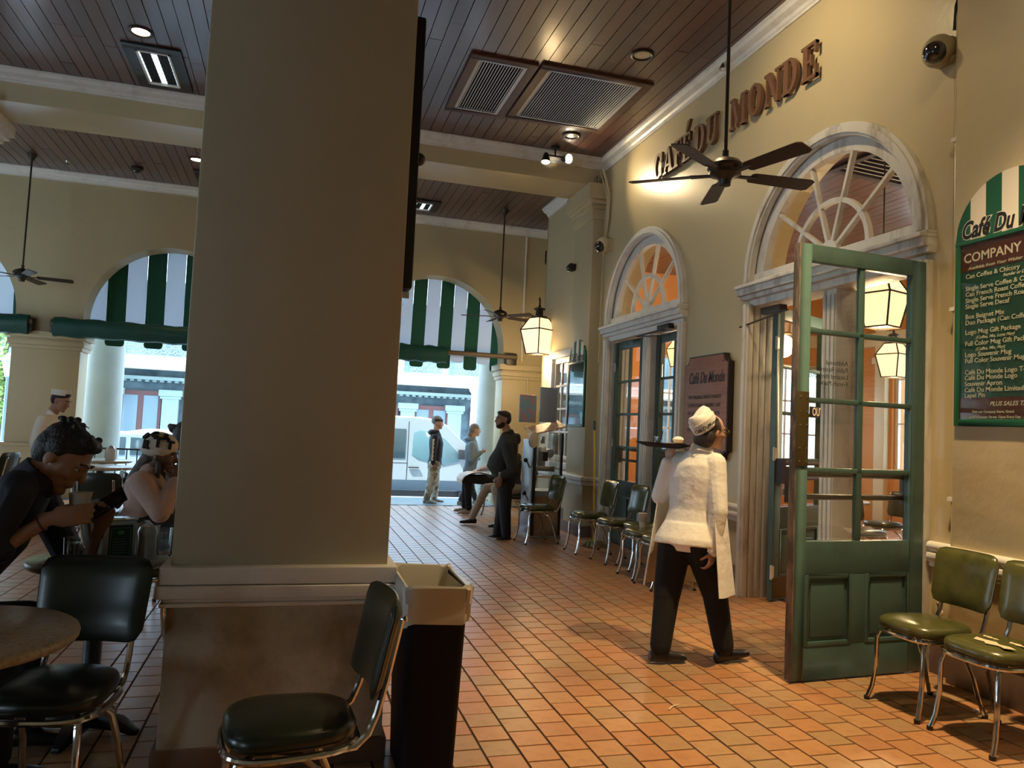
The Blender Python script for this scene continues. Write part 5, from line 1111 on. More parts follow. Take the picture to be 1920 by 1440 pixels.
def person(label, root, C_, f, u, sh, el, wr_, hips, kn, an, toe, mats, group=None, top_r=1.0, bust=0.0, belly=0.0, hands=None, vox=.009, sleeve=1.0, hd=1.0, face=True, cuff_skin=False, shirt_hem=0, shoes=True, pitch=(0, 0), neck=None, legr=1.0, shoe_l=.26, hem=(.165, .125)):
    """sh, el, wr_, hips, kn, an: (right, left) world points; mats: skin, top, bottom, shoe"""
    r = thing('person', label, 'person', root)
    shR, shL = map(Vector, sh); elR, elL = map(Vector, el); wR, wL = map(Vector, wr_); hR, hL_ = map(Vector, hips); kR, kL = map(Vector, kn); aR, aL = map(Vector, an)
    nk = Vector(neck) if neck is not None else (shR + shL) / 2 + V(0, 0, .03); pel = (hR + hL_) / 2; axis = (nk - pel).normalized(); sd = (shR - shL).normalized(); dep = axis.cross(sd).normalized()   # dep: forwards or backwards
    fwd = dep if dep.dot(Vector(f)) > -0.2 and dep.dot((kR + kL) / 2 - pel + Vector(f) * .3) > 0 else -dep
    ch = pel.lerp(nk, .68); wa = pel.lerp(nk, .30)
    hs = (shR - shL).length / 2
    def torso(mb, inf):
        loft(mb, [(pel - axis * .10, .10, .07), (pel - axis * .05, .145, .095), (pel + axis * .03, .155, .105), (wa + fwd * (.02 + belly * .5), .135 + belly * .25, .10 + belly * .55), (pel.lerp(nk, .48) + fwd * (.015 + belly * .4), .142 + belly * .15, .105 + belly * .4),
                  (ch + fwd * (.012 + bust * .3), .155, .115 + bust), (pel.lerp(nk, .82), hs * .93, .10), (pel.lerp(nk, .93), hs * .68, .075), (nk, .065, .055)], sd, fwd, inf=inf)
    def arms(mb, inf, t):
        for a, b, c in ((shR, elR, wR), (shL, elL, wL)):
            a2 = a.lerp(nk, .12); capsule(mb, a2, b, .054 + inf, .042 + inf)
            if t > 1: capsule(mb, b, b.lerp(c, min(1, t - 1)), .042 + inf, (.042 + (.027 - .042) * min(1, t - 1)) + inf)
            elif t < 1: pass
    def legs(mb, inf, shin=1.0):
        for a, b, c in ((hR, kR, aR), (hL_, kL, aL)):
            capsule(mb, a, b, (.083 + inf) * legr, (.057 + inf) * legr); capsule(mb, b, b.lerp(c, shin), (.055 + inf) * legr, (.042 + inf) * (legr if inf else 1))
    def body(mb):
        head(mb, Vector(C_), f, u, nk + V(0, 0, -.01), hd); torso(mb, -.012)
        for a, b, c in ((shR, elR, wR), (shL, elL, wL)): capsule(mb, a.lerp(nk, .15), b, .044, .036); capsule(mb, b, c, .040, .026)
        for a, b, c in ((hR, kR, aR), (hL_, kL, aL)): capsule(mb, a, b, .07, .048); capsule(mb, b, c, .046, .032)
        if hands:
            for h in hands:
                if h: hand(mb, *h[0], **h[1])
    blob(body, 'body', mats[0], r, vox, 3)
    if face: eyes(r, Vector(C_), f, u, hd)
    def top(mb):
        torso(mb, .012 * top_r); arms(mb, .010 * top_r, 1 + sleeve)
        if shirt_hem: loft(mb, [(pel - axis * (shirt_hem), hem[0], hem[1]), (pel - axis * .02, hem[0] * .98, hem[1] * .97), (pel + axis * .08, .165, .125)], sd, fwd)
        capsule(mb, nk - axis * .02, nk + axis * .015, .072, .066)
    tp = blob(top, 'jacket', mats[1], r, vox, 3)
    def bot(mb):
        loft(mb, [(pel - axis * .09, .13, .09), (pel - axis * .03, .158, .108), (pel + axis * .05, .150, .105), (pel + axis * .10, .14, .10)], sd, fwd); legs(mb, .013, .97)
    bt = blob(bot, 'trousers', mats[2], r, vox, 4)
    if shoes:
        for a, t, p in ((aR, toe[0], pitch[0]), (aL, toe[1], pitch[1])): shoe(r, a, t, shoe_l, mats[3], pitch=p)
    return r, tp, bt, dict(nk=nk, pel=pel, fwd=fwd, sd=sd, axis=axis)
def hair(r, C_, f, u, m, prims, name='hair', vox=.007, it=2, sc_=1.0, parent=None):
    f, s, u, mm = frame3(f, u); C_ = Vector(C_)
    def fn(mb):
        for a, b, c, rr_ in prims: mb.ell(C_ + (f * a + s * b + u * c) * sc_, tuple(x * sc_ for x in rr_), mm, 16, 10)
    return blob(fn, name, m, r, vox, it)
SHORT = [(-.020, 0, .055, (.092, .080, .068)), (-.05, 0, .015, (.064, .079, .085)), (.035, 0, .092, (.045, .058, .024))]
hairblk = mat('black_hair', (.010, .008, .007), .5, bump=(90, .8, .01)); hairbrn = mat('dark_brown_hair', (.035, .02, .014), .5, bump=(90, .8, .01)); hairgrey = mat('ash_blond_hair', (.22, .20, .17), .55, bump=(90, .8, .01))
skA = mat('skin_light_tan', (.48, .27, .18), .5); skB = mat('skin_olive', (.36, .19, .12), .5); skD = mat('skin_deep_brown', (.10, .048, .030), .45); skE = mat('skin_fair', (.55, .34, .26), .5)
clw = mat('white_cotton', (.80, .78, .72), .7, bump=(14, .5, .02)); blk = mat('black_twill', (.004, .004, .0045), .85, bump=(18, .4, .015)); blks = mat('black_leather', (.010, .009, .009), .3)
char = mat('charcoal_fleece', (.030, .031, .028), .8, bump=(10, .5, .025)); nvy = mat('navy_shirt', (.013, .018, .030), .7, bump=(12, .6, .02)); pink = mat('pink_fleece', (.42, .27, .22), .9, bump=(16, .6, .02), sheen=.3)
greyh = mat('blue_grey_sweatshirt', (.22, .29, .35), .85, bump=(12, .5, .02)); khk = mat('khaki_twill', (.42, .35, .27), .8, bump=(10, .5, .02)); camo = mat('pale_camouflage', (.52, .50, .42), .8, var=(9, (.20, .17, .11), .48, .54), bump=(10, .5, .02))
dkpat = mat('black_patterned_leggings', (.02, .02, .03), .7, var=(22, (.6, .6, .62), .60, .62)); beige = mat('beige_suede', (.45, .33, .24), .8); grys = mat('grey_sneaker', (.3, .3, .3), .7, var=(20, (.6, .6, .6), .5, .55))

# --- waitress walking to the right with a tray on her shoulder
Y0 = 4.40; P = PY
f_b = V(.62, .78, 0); hC = P(1334, 808, 4.36); f_h = V(.98, .08, -.06)
w_r, w_t, w_b, W_ = person('waitress in white jacket and paper cap walking right, tray on her left shoulder', (2.56, 4.38, 0), hC, f_h, (-.05, 0, 1),
    (P(1345, 872, 4.28), P(1268, 868, 4.52)), (P(1347, 958, 4.22), P(1238, 930, 4.60)), (P(1337, 1032, 4.24), P(1252, 868, 4.52)),
    (P(1308, 1005, 4.33), P(1268, 1005, 4.46)), (P(1340, 1112, 4.36), P(1250, 1118, 4.42)), (P(1357, 1214, 4.34), P(1238, 1214, 4.38)), ((1, .05, 0), (1, -.02, 0)),
    (skA, clw, blk, blks), vox=.0065, top_r=1.7, neck=P(1312, 848, 4.40), pitch=(.14, 0), legr=1.2, hd=.96,
    hands=[((P(1337, 1034, 4.24), (-.15, .05, -1), (-.5, .8, 0)), dict(curl=.55, side=-1, s=.95)), ((P(1254, 862, 4.52), (.1, -.15, 1), (.9, .2, .3)), dict(curl=.9, side=1, s=.95))], shirt_hem=.06, hem=(.212, .180))
hair(w_r, hC, f_h, (0, 0, 1), hairbrn, [(-.03, 0, .02, (.09, .086, .09)), (-.055, 0, -.05, (.062, .084, .075)), (-.05, .066, -.045, (.035, .022, .05)), (-.05, -.066, -.045, (.035, .022, .05))])
# white cuffs, collar
part(MB().tube([P(1337, 1010, 4.24), P(1337, 1034, 4.24)], [.047, .049], 16), 'cuff', clw, w_t, smooth=True)
part(MB().tube([W_['nk'] + V(.0, -.02, -.01), W_['nk'] + V(.01, -.01, .03)], [.085, .07], 18), 'collar', clw, w_t, smooth=True)
# apron, open at the back
def apron(r, c, fwd, z0, z1, ra, rb, a0, a1, m, th=.006, name='apron', flare=1.25, dz=0.0):
    c = Vector(c); fwd = Vector(fwd); fwd.z = 0; fwd.normalize(); sd = V(fwd.y, -fwd.x, 0); n = 26; k = 8; q = MB()
    def pt(i, j, o):
        a = math.radians(a0 + (a1 - a0) * i / n); t = j / k; z = z0 + (z1 - z0) * t + dz * math.sin(a) * t; s = (1 + (flare - 1) * t) * (1 + .03 * math.sin(i * 1.3) * t)
        return c + fwd * (math.cos(a) * (rb * s + o)) + sd * (math.sin(a) * (ra * s + o)) + V(0, 0, z - c.z)
    for o in (0, th): q.v += [tuple(pt(i, j, o)) for i in range(n + 1) for j in range(k + 1)]
    N = (n + 1) * (k + 1)
    for i in range(n):
        for j in range(k): a = i * (k + 1) + j; q.f += [(a, a + 1, a + k + 2, a + k + 1), (N + a, N + a + k + 1, N + a + k + 2, N + a + 1)]
    for j in range(k):
        for i in (0, n): a = i * (k + 1) + j; q.f.append((a, a + 1, N + a + 1, N + a))
    for i in range(n):
        for j in (0, k): a = i * (k + 1) + j; q.f.append((a, a + k + 1, N + a + k + 1, N + a))
    return part(q, name, m, r, smooth=True, angle=60)
apron(w_r, P(1292, 990, 4.39) + V(.02, .02, 0), V(.80, .60, 0), .99, .45, .215, .20, -118, 118, clw, flare=1.30)
# paper cap with lettering
f, s, u, mm = frame3(V(.80, .36, .60), V(-.6, .0, .8)); cc = hC + u * .055 - f * .025
q = MB(); rings = []
for t, a, b in ((-.01, .088, .074), (.03, .092, .078), (.065, .093, .070), (.088, .080, .045), (.085, .05, .012)): rings.append([cc + u * (t + (.02 * abs(math.cos(2 * PI * j / 28)) if t > .05 else 0)) + f * a * math.cos(2 * PI * j / 28) + s * b * math.sin(2 * PI * j / 28) for j in range(28)])
q.ring(rings); capo = part(q, 'paper_cap', clw, w_r, smooth=True, angle=50)
part(MB().ring([[cc + u * t + f * a * math.cos(2 * PI * j / 28) + s * b * math.sin(2 * PI * j / 28) for j in range(28)] for t, a, b in ((-.012, .094, .080), (.052, .099, .083), (.052, .095, .079), (-.012, .090, .076))]), 'cap_band', clw, capo, smooth=True, angle=40)
ink = mat('cap_ink', (.015, .03, .02), .6)
for t_, ang in (('Café', 172), ('Du', 136), ('Monde', 114)):
    a = math.radians(ang); pt_ = cc + u * .008 + f * .100 * math.cos(a) + s * .084 * math.sin(a); nrm = (f * math.cos(a) / .1 + s * math.sin(a) / .084).normalized(); xd = u.cross(nrm).normalized()
    mt = Matrix((xd, u, nrm)).transposed().to_4x4(); mt.translation = pt_ - w_r.location + nrm * .007 - xd * .018
    text('lettering', t_, .031, ink, mt, capo, extrude=.0008, shear=.3, bold=.0008)
# glasses
f, s, u, mm = frame3(f_h, (0, 0, 1)); q = MB()
for k in (-1, 1): c_ = hC + f * .100 + s * k * .032; q.tube([c_ + s * .022 * math.cos(t) + u * .017 * math.sin(t) for t in [2 * PI * j / 16 for j in range(16)]], .002, 5, closed=True); q.tube([hC + f * .098 + s * k * .055, hC - f * .005 + s * k * .078], .002, 5)
part(q, 'glasses', M['brass'], w_r, smooth=True)
# tray and what it carries
tc_ = P(1243, 836, 4.54); tr = thing('serving_tray', 'round black serving tray carried on the shoulder of the waitress', 'tray', tuple(tc_)); tr.rotation_euler = (.0, .04, 0)
MB().lathe([(0, -.012), (.10, -.012), (.145, 0), (.178, .014), (.180, .018), (.172, .016), (.14, .004), (0, -.006)], n=40, cap=False).build('tray_dish', blk, tr, smooth=True)
def on_tray(name, label, cat, dx, dy, fn, m_, z=.0):
    r = thing(name, label, cat, tuple(tc_ + V(dx, dy, z))); fn(r, m_); return r
on_tray('plate', 'white plate lying on the tray left of the paper cup stack', 'plate', .0, .0, lambda r, m_: MB().lathe([(0, .0), (.05, .0), (.085, .014), (.05, .006), (0, .006)], n=28, cap=False).build('dish', m_, r, smooth=True), M['white'])
on_tray('drinking_glass', 'clear drinking glass on the tray', 'glass', -.045, -.03, lambda r, m_: MB().lathe([(.028, 0), (.031, .055), (.029, .055), (.026, .004), (0, .004)], n=20, cap=False).build('glass_wall', m_, r, smooth=True), M['glass_thick'], .008)
on_tray('spoon', 'spoon standing in the glass on the tray', 'spoon', -.04, -.03, lambda r, m_: MB().tube([(0, 0, .0), (.02, 0, .085)], .004, 6).build('handle', m_, r), M['black'], .012)
on_tray('plate', 'brown-rimmed plate at the shoulder end of the tray', 'plate', .09, -.03, lambda r, m_: MB().lathe([(0, .0), (.045, .0), (.075, .012), (.045, .005), (0, .005)], n=28, cap=False).build('dish', m_, r, smooth=True), mat('tan_china', (.5, .35, .2), .4), .012)
on_tray('crumpled_napkin', 'crumpled white napkin on the tray beside the cap', 'napkin', .10, -.02, lambda r, m_: MB().ell((0, 0, .02), (.04, .03, .022), n=9, k=6).build('napkin', m_, r, smooth=True), M['white'], .026)

# --- man in a dark fleece with his hand in his pocket
Ym = 9.6; hC = P(943, 787, Ym); f_h = V(-.98, -.12, 0)
r, tp, bt, I = person('standing bearded man in a dark fleece jacket, hand in pocket, facing left', (2.68, 9.62, 0), hC, f_h, (.03, 0, 1),
    (P(955, 836, Ym + .2), P(951, 838, Ym - .2)), (P(962, 880, Ym + .28), P(962, 884, Ym - .27)), (P(950, 905, Ym + .15), P(939, 893, Ym - .22)),
    (P(948, 903, Ym + .1), P(946, 903, Ym - .1)), (P(941, 953, Ym + .12), P(947, 955, Ym - .1)), (P(932, 1000, Ym + .14), P(949, 1004, Ym - .1)), ((-1, .05, 0), (-1, -.1, 0)),
    (skB, char, mat('black_trousers', (.012, .013, .018), .7, bump=(10, .5, .02)), blks), vox=.009, top_r=2.8, belly=.10, sleeve=.72, legr=1.15, hands=[None, ((P(938, 893, Ym - .22), (-.1, .02, -1), (0, 1, 0)), dict(curl=.25, side=-1))], neck=P(953, 814, Ym), shirt_hem=.07)
hair(r, hC, f_h, (0, 0, 1), hairblk, SHORT)
hair(r, hC, f_h, (0, 0, 1), mat('dark_beard', (.02, .012, .01), .8), [(.045, 0, -.085, (.045, .056, .036)), (.02, .05, -.06, (.035, .015, .045)), (.02, -.05, -.06, (.035, .015, .045)), (.088, 0, -.047, (.010, .026, .006))], 'beard', .006)
part(MB().tube([P(940.5, 886, Ym - .22), P(939.5, 889, Ym - .22)], .031, 14), 'wristwatch', M['chrome'], r, smooth=True)
part(MB().tube([I['nk'] + V(-.0, 0, .0), I['nk'] + V(-.015, 0, .04)], [.085, .075], 16), 'collar', char, tp, smooth=True)

# --- seated person with a white apron over the knees
Ys = 12.3; ap = person('seated person in black trousers with white apron, behind the standing man', (3.3, 12.3, 0), V(3.46, 12.3, 1.24), (-.98, -.1, -.1), (0, 0, 1),
    (V(3.47, 12.5, 1.0), V(3.47, 12.1, 1.0)), (V(3.28, 12.55, .80), V(3.25, 12.02, .80)), (V(3.05, 12.42, .72), V(3.03, 12.15, .74)),
    (V(3.44, 12.40, .56), V(3.44, 12.20, .56)), (V(2.84, 12.44, .57), V(2.80, 12.16, .58)), (V(2.84, 12.44, .10), V(2.84, 12.14, .10)), ((-1, .1, 0), (-1, 0, 0)),
    (skA, mat('pale_shirt', (.6, .58, .52), .7), blk, beige), vox=.011, hands=[((V(3.05, 12.42, .72), (-1, 0, -.2), (0, 0, -1)), dict(curl=.4)), ((V(3.03, 12.15, .74), (-1, 0, -.2), (0, 0, -1)), dict(curl=.4, side=-1))])
hair(ap[0], V(3.46, 12.3, 1.24), (-.98, -.1, -.1), (0, 0, 1), hairbrn, SHORT, vox=.01)
q = MB(); n = 8; rows_ = [(3.15, .665, .14), (3.0, .68, .2), (2.85, .67, .22), (2.74, .63, .22), (2.70, .56, .21), (2.705, .50, .2)]
for o in (0, .008):
    for x, z, hw_ in rows_: q.v += [(x - (o if z < .6 else 0), 12.3 + hw_ * (2 * i / n - 1), z + o + .012 * math.sin(i * 1.9 + x * 9)) for i in range(n + 1)]
nr = len(rows_)
for o in (0, 1):
    for a in range(nr - 1):
        for i in range(n): b = o * nr * (n + 1) + a * (n + 1) + i; q.f.append((b, b + 1, b + n + 2, b + n + 1))
part(q, 'apron', clw, ap[0], smooth=True)

# --- person seated behind the machine
ap = person('person in khaki trousers seated behind the coin press machine', (3.1, 10.75, 0), V(3.14, 10.75, 1.26), (-.95, .2, -.1), (0, 0, 1),
    (V(3.16, 10.95, 1.02), V(3.16, 10.55, 1.02)), (V(3.06, 11.0, .78), V(3.02, 10.48, .80)), (V(3.02, 10.85, .70), V(3.0, 10.6, .70)),
    (V(3.18, 10.85, .56), V(3.18, 10.65, .56)), (V(2.80, 10.90, .54), V(2.86, 10.60, .56)), (V(2.60, 10.88, .11), V(2.92, 10.45, .11)), ((-1, .0, 0), (-1, 0, 0)),
    (skA, mat('slate_jacket', (.06, .065, .075), .7, bump=(9, .5, .02)), khk, blks), vox=.011, hands=[((V(3.02, 10.85, .70), (-1, 0, -.2), (0, 0, -1)), dict(curl=.4)), ((V(3.0, 10.6, .70), (-1, 0, -.2), (0, 0, -1)), dict(curl=.4, side=-1))])
hair(ap[0], V(3.14, 10.75, 1.26), (-.95, .2, -.1), (0, 0, 1), hairbrn, SHORT, vox=.01)

# --- woman in a grey hooded sweatshirt on the sidewalk
Yw = 14.1; hC = P(891, 806, Yw); f_h = V(.98, -.1, -.1); G_ = -.035
def gz(v, z): v = Vector(v); v.z = z; return v
r, tp, bt, I = person('woman with ash hair in a grey-blue hooded sweatshirt walking along the sidewalk', (3.3, 14.1, G_), hC, f_h, (0, 0, 1),
    (P(884, 836, Yw - .16), P(884, 836, Yw + .16)), (P(884, 862, Yw - .22), P(882, 862, Yw + .22)), (P(901, 849, Yw - .2), P(897, 860, Yw + .2)),
    (P(880, 885, Yw - .08), P(880, 885, Yw + .08)), (P(875, 915, Yw - .08), P(884, 915, Yw + .08)), (gz(P(864, 940, Yw - .08), G_ + .09), gz(P(892, 940, Yw + .08), G_ + .09)), ((1, -.05, 0), (1, 0, 0)),
    (skE, greyh, dkpat, grys), vox=.011, top_r=1.8, hands=[((P(902, 848, Yw - .2), (1, 0, .3), (0, .6, .6)), dict(curl=.9)), None], neck=P(886, 824, Yw), shirt_hem=.06)
hair(r, hC, f_h, (0, 0, 1), hairgrey, [(-.02, 0, .05, (.098, .086, .075)), (-.06, 0, .0, (.07, .085, .10)), (-.085, 0, -.10, (.05, .07, .09)), (-.10, 0, -.17, (.045, .055, .06))], vox=.01)
blob(lambda mb: mb.ell(I['nk'] - I['fwd'] * .07 + V(0, 0, .0), (.09, .12, .06)), 'hood', greyh, tp, .012, 2)

# --- man with a knitted cap and black hooded sweatshirt
Yw = 14.3; hC = P(821, 793, Yw); f_h = V(.96, -.22, 0); G_ = -.04
r, tp, bt, I = person('man in a grey knitted cap, black hoodie with white sleeve print and camouflage trousers', (2.63, 14.3, G_), hC, f_h, (0, 0, 1),
    (P(815, 822, Yw - .19), P(816, 822, Yw + .19)), (P(812, 848, Yw - .22), P(818, 848, Yw + .24)), (P(812, 868, Yw - .19), P(824, 866, Yw + .24)),
    (P(814, 872, Yw - .1), P(814, 872, Yw + .1)), (P(808, 907, Yw - .1), P(816, 907, Yw + .1)), (gz(P(800, 938, Yw - .1), G_ + .09), gz(P(814, 937, Yw + .12), G_ + .09)), ((1, -.2, 0), (1, -.1, 0)),
    (skE, mat('black_hoodie', (.016, .018, .026), .8, bump=(10, .5, .02)), camo, grys), vox=.011, top_r=1.9, hands=[((P(812, 868, Yw - .19), (0, 0, -1), (0, 1, 0)), dict(curl=.5)), ((P(824, 866, Yw + .24), (0, 0, -1), (0, -1, 0)), dict(curl=.5, side=-1))], neck=P(818, 811, Yw), shirt_hem=.06, legr=1.2)
knit = mat('grey_knit', (.28, .30, .31), .9, bump=(60, .8, .01))
cp = hair(r, hC, f_h, (0, 0, 1), knit, [(-.02, 0, .06, (.105, .092, .085)), (-.04, 0, .02, (.085, .09, .05))], 'knitted_cap', .010)
f, s, u, mm = frame3(f_h, (0, 0, 1)); part(MB().ring([[hC + u * t + f * (a * math.cos(2 * PI * j / 24) - .012) + s * .092 * math.sin(2 * PI * j / 24) for j in range(24)] for t, a in ((.032, .11), (.07, .11))]), 'cap_band', mat('charcoal_knit', (.05, .05, .055), .9), cp, smooth=True)
blob(lambda mb: mb.ell(I['nk'] - I['fwd'] * .07 + V(0, 0, .0), (.09, .12, .06)), 'hood', tp.data.materials[0], tp, .012, 2)
a = P(813, 824, Yw - .26); b = P(810.5, 862, Yw - .28); q = MB()
for k in range(16): c_ = a.lerp(b, k / 15.); q.box(c_.x - .02, c_.x + .02 - (k % 3) * .006, c_.y - .012, c_.y, c_.z - .010, c_.z + .008)
part(q, 'sleeve_print', M['white'], tp, kind='stuff')

# --- waiter in white by the far pier
Yq = 9.8; hC = P(114, 752, Yq); f_h = V(.90, -.25, -.32)
r, tp, bt, I = person('waiter in white jacket, bow tie and white cap looking down by the far pier', (P(92, 900, Yq).x, Yq, 0), hC, f_h, (.1, 0, 1),
    (P(78, 790, Yq - .17), P(92, 785, Yq + .18)), (P(66, 828, Yq - .24), P(118, 825, Yq + .2)), (P(72, 866, Yq - .16), P(140, 800, Yq + .12)),
    (P(78, 868, Yq - .1), P(86, 868, Yq + .1)), (P(72, 930, Yq - .1), P(88, 930, Yq + .1)), (gz(P(66, 990, Yq - .1), .09), gz(P(86, 990, Yq + .1), .09)), ((1, 0, 0), (1, 0, 0)),
    (skB, clw, blk, blks), vox=.010, top_r=1.7, hands=[None, ((P(141, 799, Yq + .12), (1, 0, .1), (0, -.3, -1)), dict(curl=.3))], neck=P(96, 778, Yq), shirt_hem=.10, legr=1.1)
hair(r, hC, f_h, (0, 0, 1), hairblk, SHORT, vox=.009)
f, s, u, mm = frame3(f_h * 1 + V(0, 0, .25), (0, 0, 1)); cc = hC + u * .085 - f * .01
part(MB().ring([[cc + u * t + f * a * math.cos(2 * PI * j / 24) + s * b * math.sin(2 * PI * j / 24) for j in range(24)] for t, a, b in ((-.02, .1, .086), (.045, .106, .088), (.04, .09, .04))]), 'paper_cap', clw, r, smooth=True, angle=40)
bw_ = I['nk'] + I['fwd'] * .085 + V(.0, 0, -.02); part(MB().prism([(-.05, -.02), (0, -.006), (.05, -.02), (.05, .02), (0, .006), (-.05, .02)], bw_, I['sd'], (0, 0, 1), I['fwd'], .012), 'bow_tie', blk, r)

# --- man with the phone and the cup at the laid table
Yp = 3.50; hC = P(120, 857, Yp); f_h = V(.80, -.18, -.60); u_h = V(.55, 0, .8)
ph = thing('phone', 'black phone tilted in the left hand of the man at the table', 'phone', tuple(P(203, 943, 3.56)))
cupc = P(149, 951, 3.47)
r, tp, bt, I = person('man in a navy shirt bent over the laid table with cup and phone', (-1.25, 3.5, 0), hC, f_h, u_h,
    (P(28, 918, Yp - .17), P(66, 915, Yp + .19)), (P(-38, 1050, Yp - .17), P(152, 1085, Yp + .30)), (P(88, 975, Yp - .12), P(184, 1000, Yp + .14)),
    (V(-1.42, 3.38, .52), V(-1.42, 3.60, .52)), (V(-1.02, 3.36, .54), V(-1.02, 3.66, .54)), (V(-1.0, 3.34, .09), V(-.98, 3.68, .09)), ((1, 0, 0), (1, 0, 0)),
    (skB, nvy, mat('dark_jeans', (.008, .010, .016), .8), blks), vox=.006, top_r=1.9, sleeve=.28, hd=1.12, neck=P(68, 896, Yp),
    hands=[((P(96, 972, Yp - .12), (.98, .06, .16), (.0, .95, -.1)), dict(curls=[.42, .5, .52, .55], side=1, s=1.08, thumb=(.6, .2, .75))), ((P(188, 990, Yp + .12), (.28, -.2, .95), (-.2, -.95, .15)), dict(curls=[.75, .7, .7, .8], side=-1, s=1.05, thumb=(.7, .6, .3)))])
hair(r, hC, f_h, u_h, hairblk, [(-.02, 0, .05, (.094, .083, .070)), (-.052, 0, .01, (.064, .081, .085)), (.035, .02, .092, (.045, .04, .028)), (.04, -.02, .088, (.04, .04, .026)), (-.02, .07, .03, (.04, .02, .04)), (-.02, -.07, .03, (.04, .02, .04))] + [(random.uniform(-.09, .06), random.uniform(-.05, .05), .115 + random.uniform(-.012, .008), (.014, .014, .012)) for _ in range(26)], sc_=1.12, vox=.005, it=1)
part(MB().tube([P(76, 982, Yp - .12), P(80, 980, Yp - .12)], .033, 14), 'wristband', mat('red_brown_band', (.12, .03, .02), .6), r, smooth=True)
part(MB().tube([I['nk'] + V(-.01, 0, -.02), I['nk'] + V(.03, 0, .03)], [.095, .085], 18), 'collar', nvy, tp, smooth=True)
MB().obox((0, 0, 0), (.075, .036, .0045), Matrix.Rotation(-.62, 3, 'Y') @ Matrix.Rotation(.95, 3, 'X')).build('phone_body', mat('phone_black', (.006, .006, .008), .15), ph, bevel=.003)
MB().obox(Matrix.Rotation(-.62, 3, 'Y') @ Matrix.Rotation(.95, 3, 'X') @ V(0, 0, .0052), (.07, .032, .0005), Matrix.Rotation(-.62, 3, 'Y') @ Matrix.Rotation(.95, 3, 'X')).build('phone_screen', dsm, ph)
cu = thing('cup', 'pale cup of milky coffee held by the man with the phone', 'cup', tuple(cupc))
MB().lathe([(0, -.062), (.030, -.062), (.034, -.02), (.040, .040), (.044, .056), (.046, .060), (.043, .060), (.037, .045), (.0, .044)], n=28, cap=False).build('cup_wall', mat('cream_cup', (.62, .58, .5), .4), cu, smooth=True, angle=50)

# --- girl with a patterned knitted cap and pink fleece
Yg = 5.25; hC = P(303, 853, Yg); f_h = V(.97, -.12, -.14)
r, tp, bt, I = person('girl in pink fleece and cream knitted cap with black letters', (P(262, 990, Yg).x, Yg, 0), hC, f_h, (.06, 0, 1),
    (P(262, 906, Yg - .15), P(276, 903, Yg + .15)), (P(300, 962, Yg - .24), P(306, 962, Yg + .2)), (P(327, 905, Yg - .12), P(330, 905, Yg + .08)),
    (P(258, 985, Yg - .09), P(258, 985, Yg + .09)), (P(330, 985, Yg - .10), P(330, 985, Yg + .10)), (V(-.45, Yg - .12, .09), V(-.45, Yg + .12, .09)), ((1, 0, 0), (1, 0, 0)),
    (skD, pink, mat('dark_trousers', (.02, .02, .02), .8), blks), vox=.008, top_r=1.8, hd=.94, neck=P(280, 888, Yg), hands=[((P(328, 902, Yg - .12), (.15, .1, 1), (-.6, .7, 0)), dict(curl=.9, side=1, s=.9)), ((P(332, 902, Yg + .08), (.1, -.1, 1), (-.6, -.7, 0)), dict(curl=.9, side=-1, s=.9))])
cp = hair(r, hC, f_h, (0, 0, 1), mat('cream_knit', (.55, .50, .40), .9, bump=(80, .6, .006)), [(-.02, 0, .062, (.112, .098, .085)), (-.035, 0, .02, (.102, .095, .045))], 'knitted_cap', .008, sc_=.98)
f, s, u, mm = frame3(f_h, (0, 0, 1)); f2, s2, u2 = f, s, u
KINK = mat('black_knit_pattern', (.008, .008, .008), .9)
for t_, ang, el_, sz, tl in (('O', 150, 30, .06, .1), ('R', 122, -2, .07, 0), ('T', 84, 14, .085, .1), ('C', 108, 44, .06, .3), ('T', 48, 12, .07, -.1), ('R', 60, 44, .05, 0)):
    a = math.radians(ang); e_ = math.radians(el_); dv = f * math.cos(a) * math.cos(e_) * .114 + s * math.sin(a) * math.cos(e_) * .099 + u * math.sin(e_) * .087
    nrm = (f * math.cos(a) * math.cos(e_) / .114 + s * math.sin(a) * math.cos(e_) / .099 + u * math.sin(e_) / .087).normalized(); xd = u.cross(nrm).normalized(); yd = nrm.cross(xd)
    mt = Matrix((xd, yd, nrm)).transposed().to_4x4() @ Matrix.Rotation(tl, 4, 'Z'); mt.translation = hC - f * .02 + u * .060 + dv - parent_loc(cp) - xd * sz * .3 - yd * sz * .35 + nrm * .001
    text('lettering', t_, sz, KINK, mt, cp, extrude=.006, bold=.004)
blob(lambda mb: [capsule(mb, hC - f * .06 - u * .02, hC - f * .13 - u * .16, .055, .04), capsule(mb, hC - f * .13 - u * .16, hC - f * .19 - u * .36, .04, .02), capsule(mb, hC + f * .01 - s * .06 - u * .05, hC + f * .03 - s * .07 - u * .25, .02, .014), capsule(mb, hC + f * .01 + s * .06 - u * .05, hC + f * .03 + s * .07 - u * .22, .02, .014)], 'long_hair', mat('brown_long_hair', (.05, .032, .022), .5, bump=(60, .9, .01)), r, .008, 2)
part(MB().ell(hC - f * .008 - u * .045 + s * .078 * .94, (.005, .005, .005), n=8, k=6), 'earring', M['chrome'], r, smooth=True)

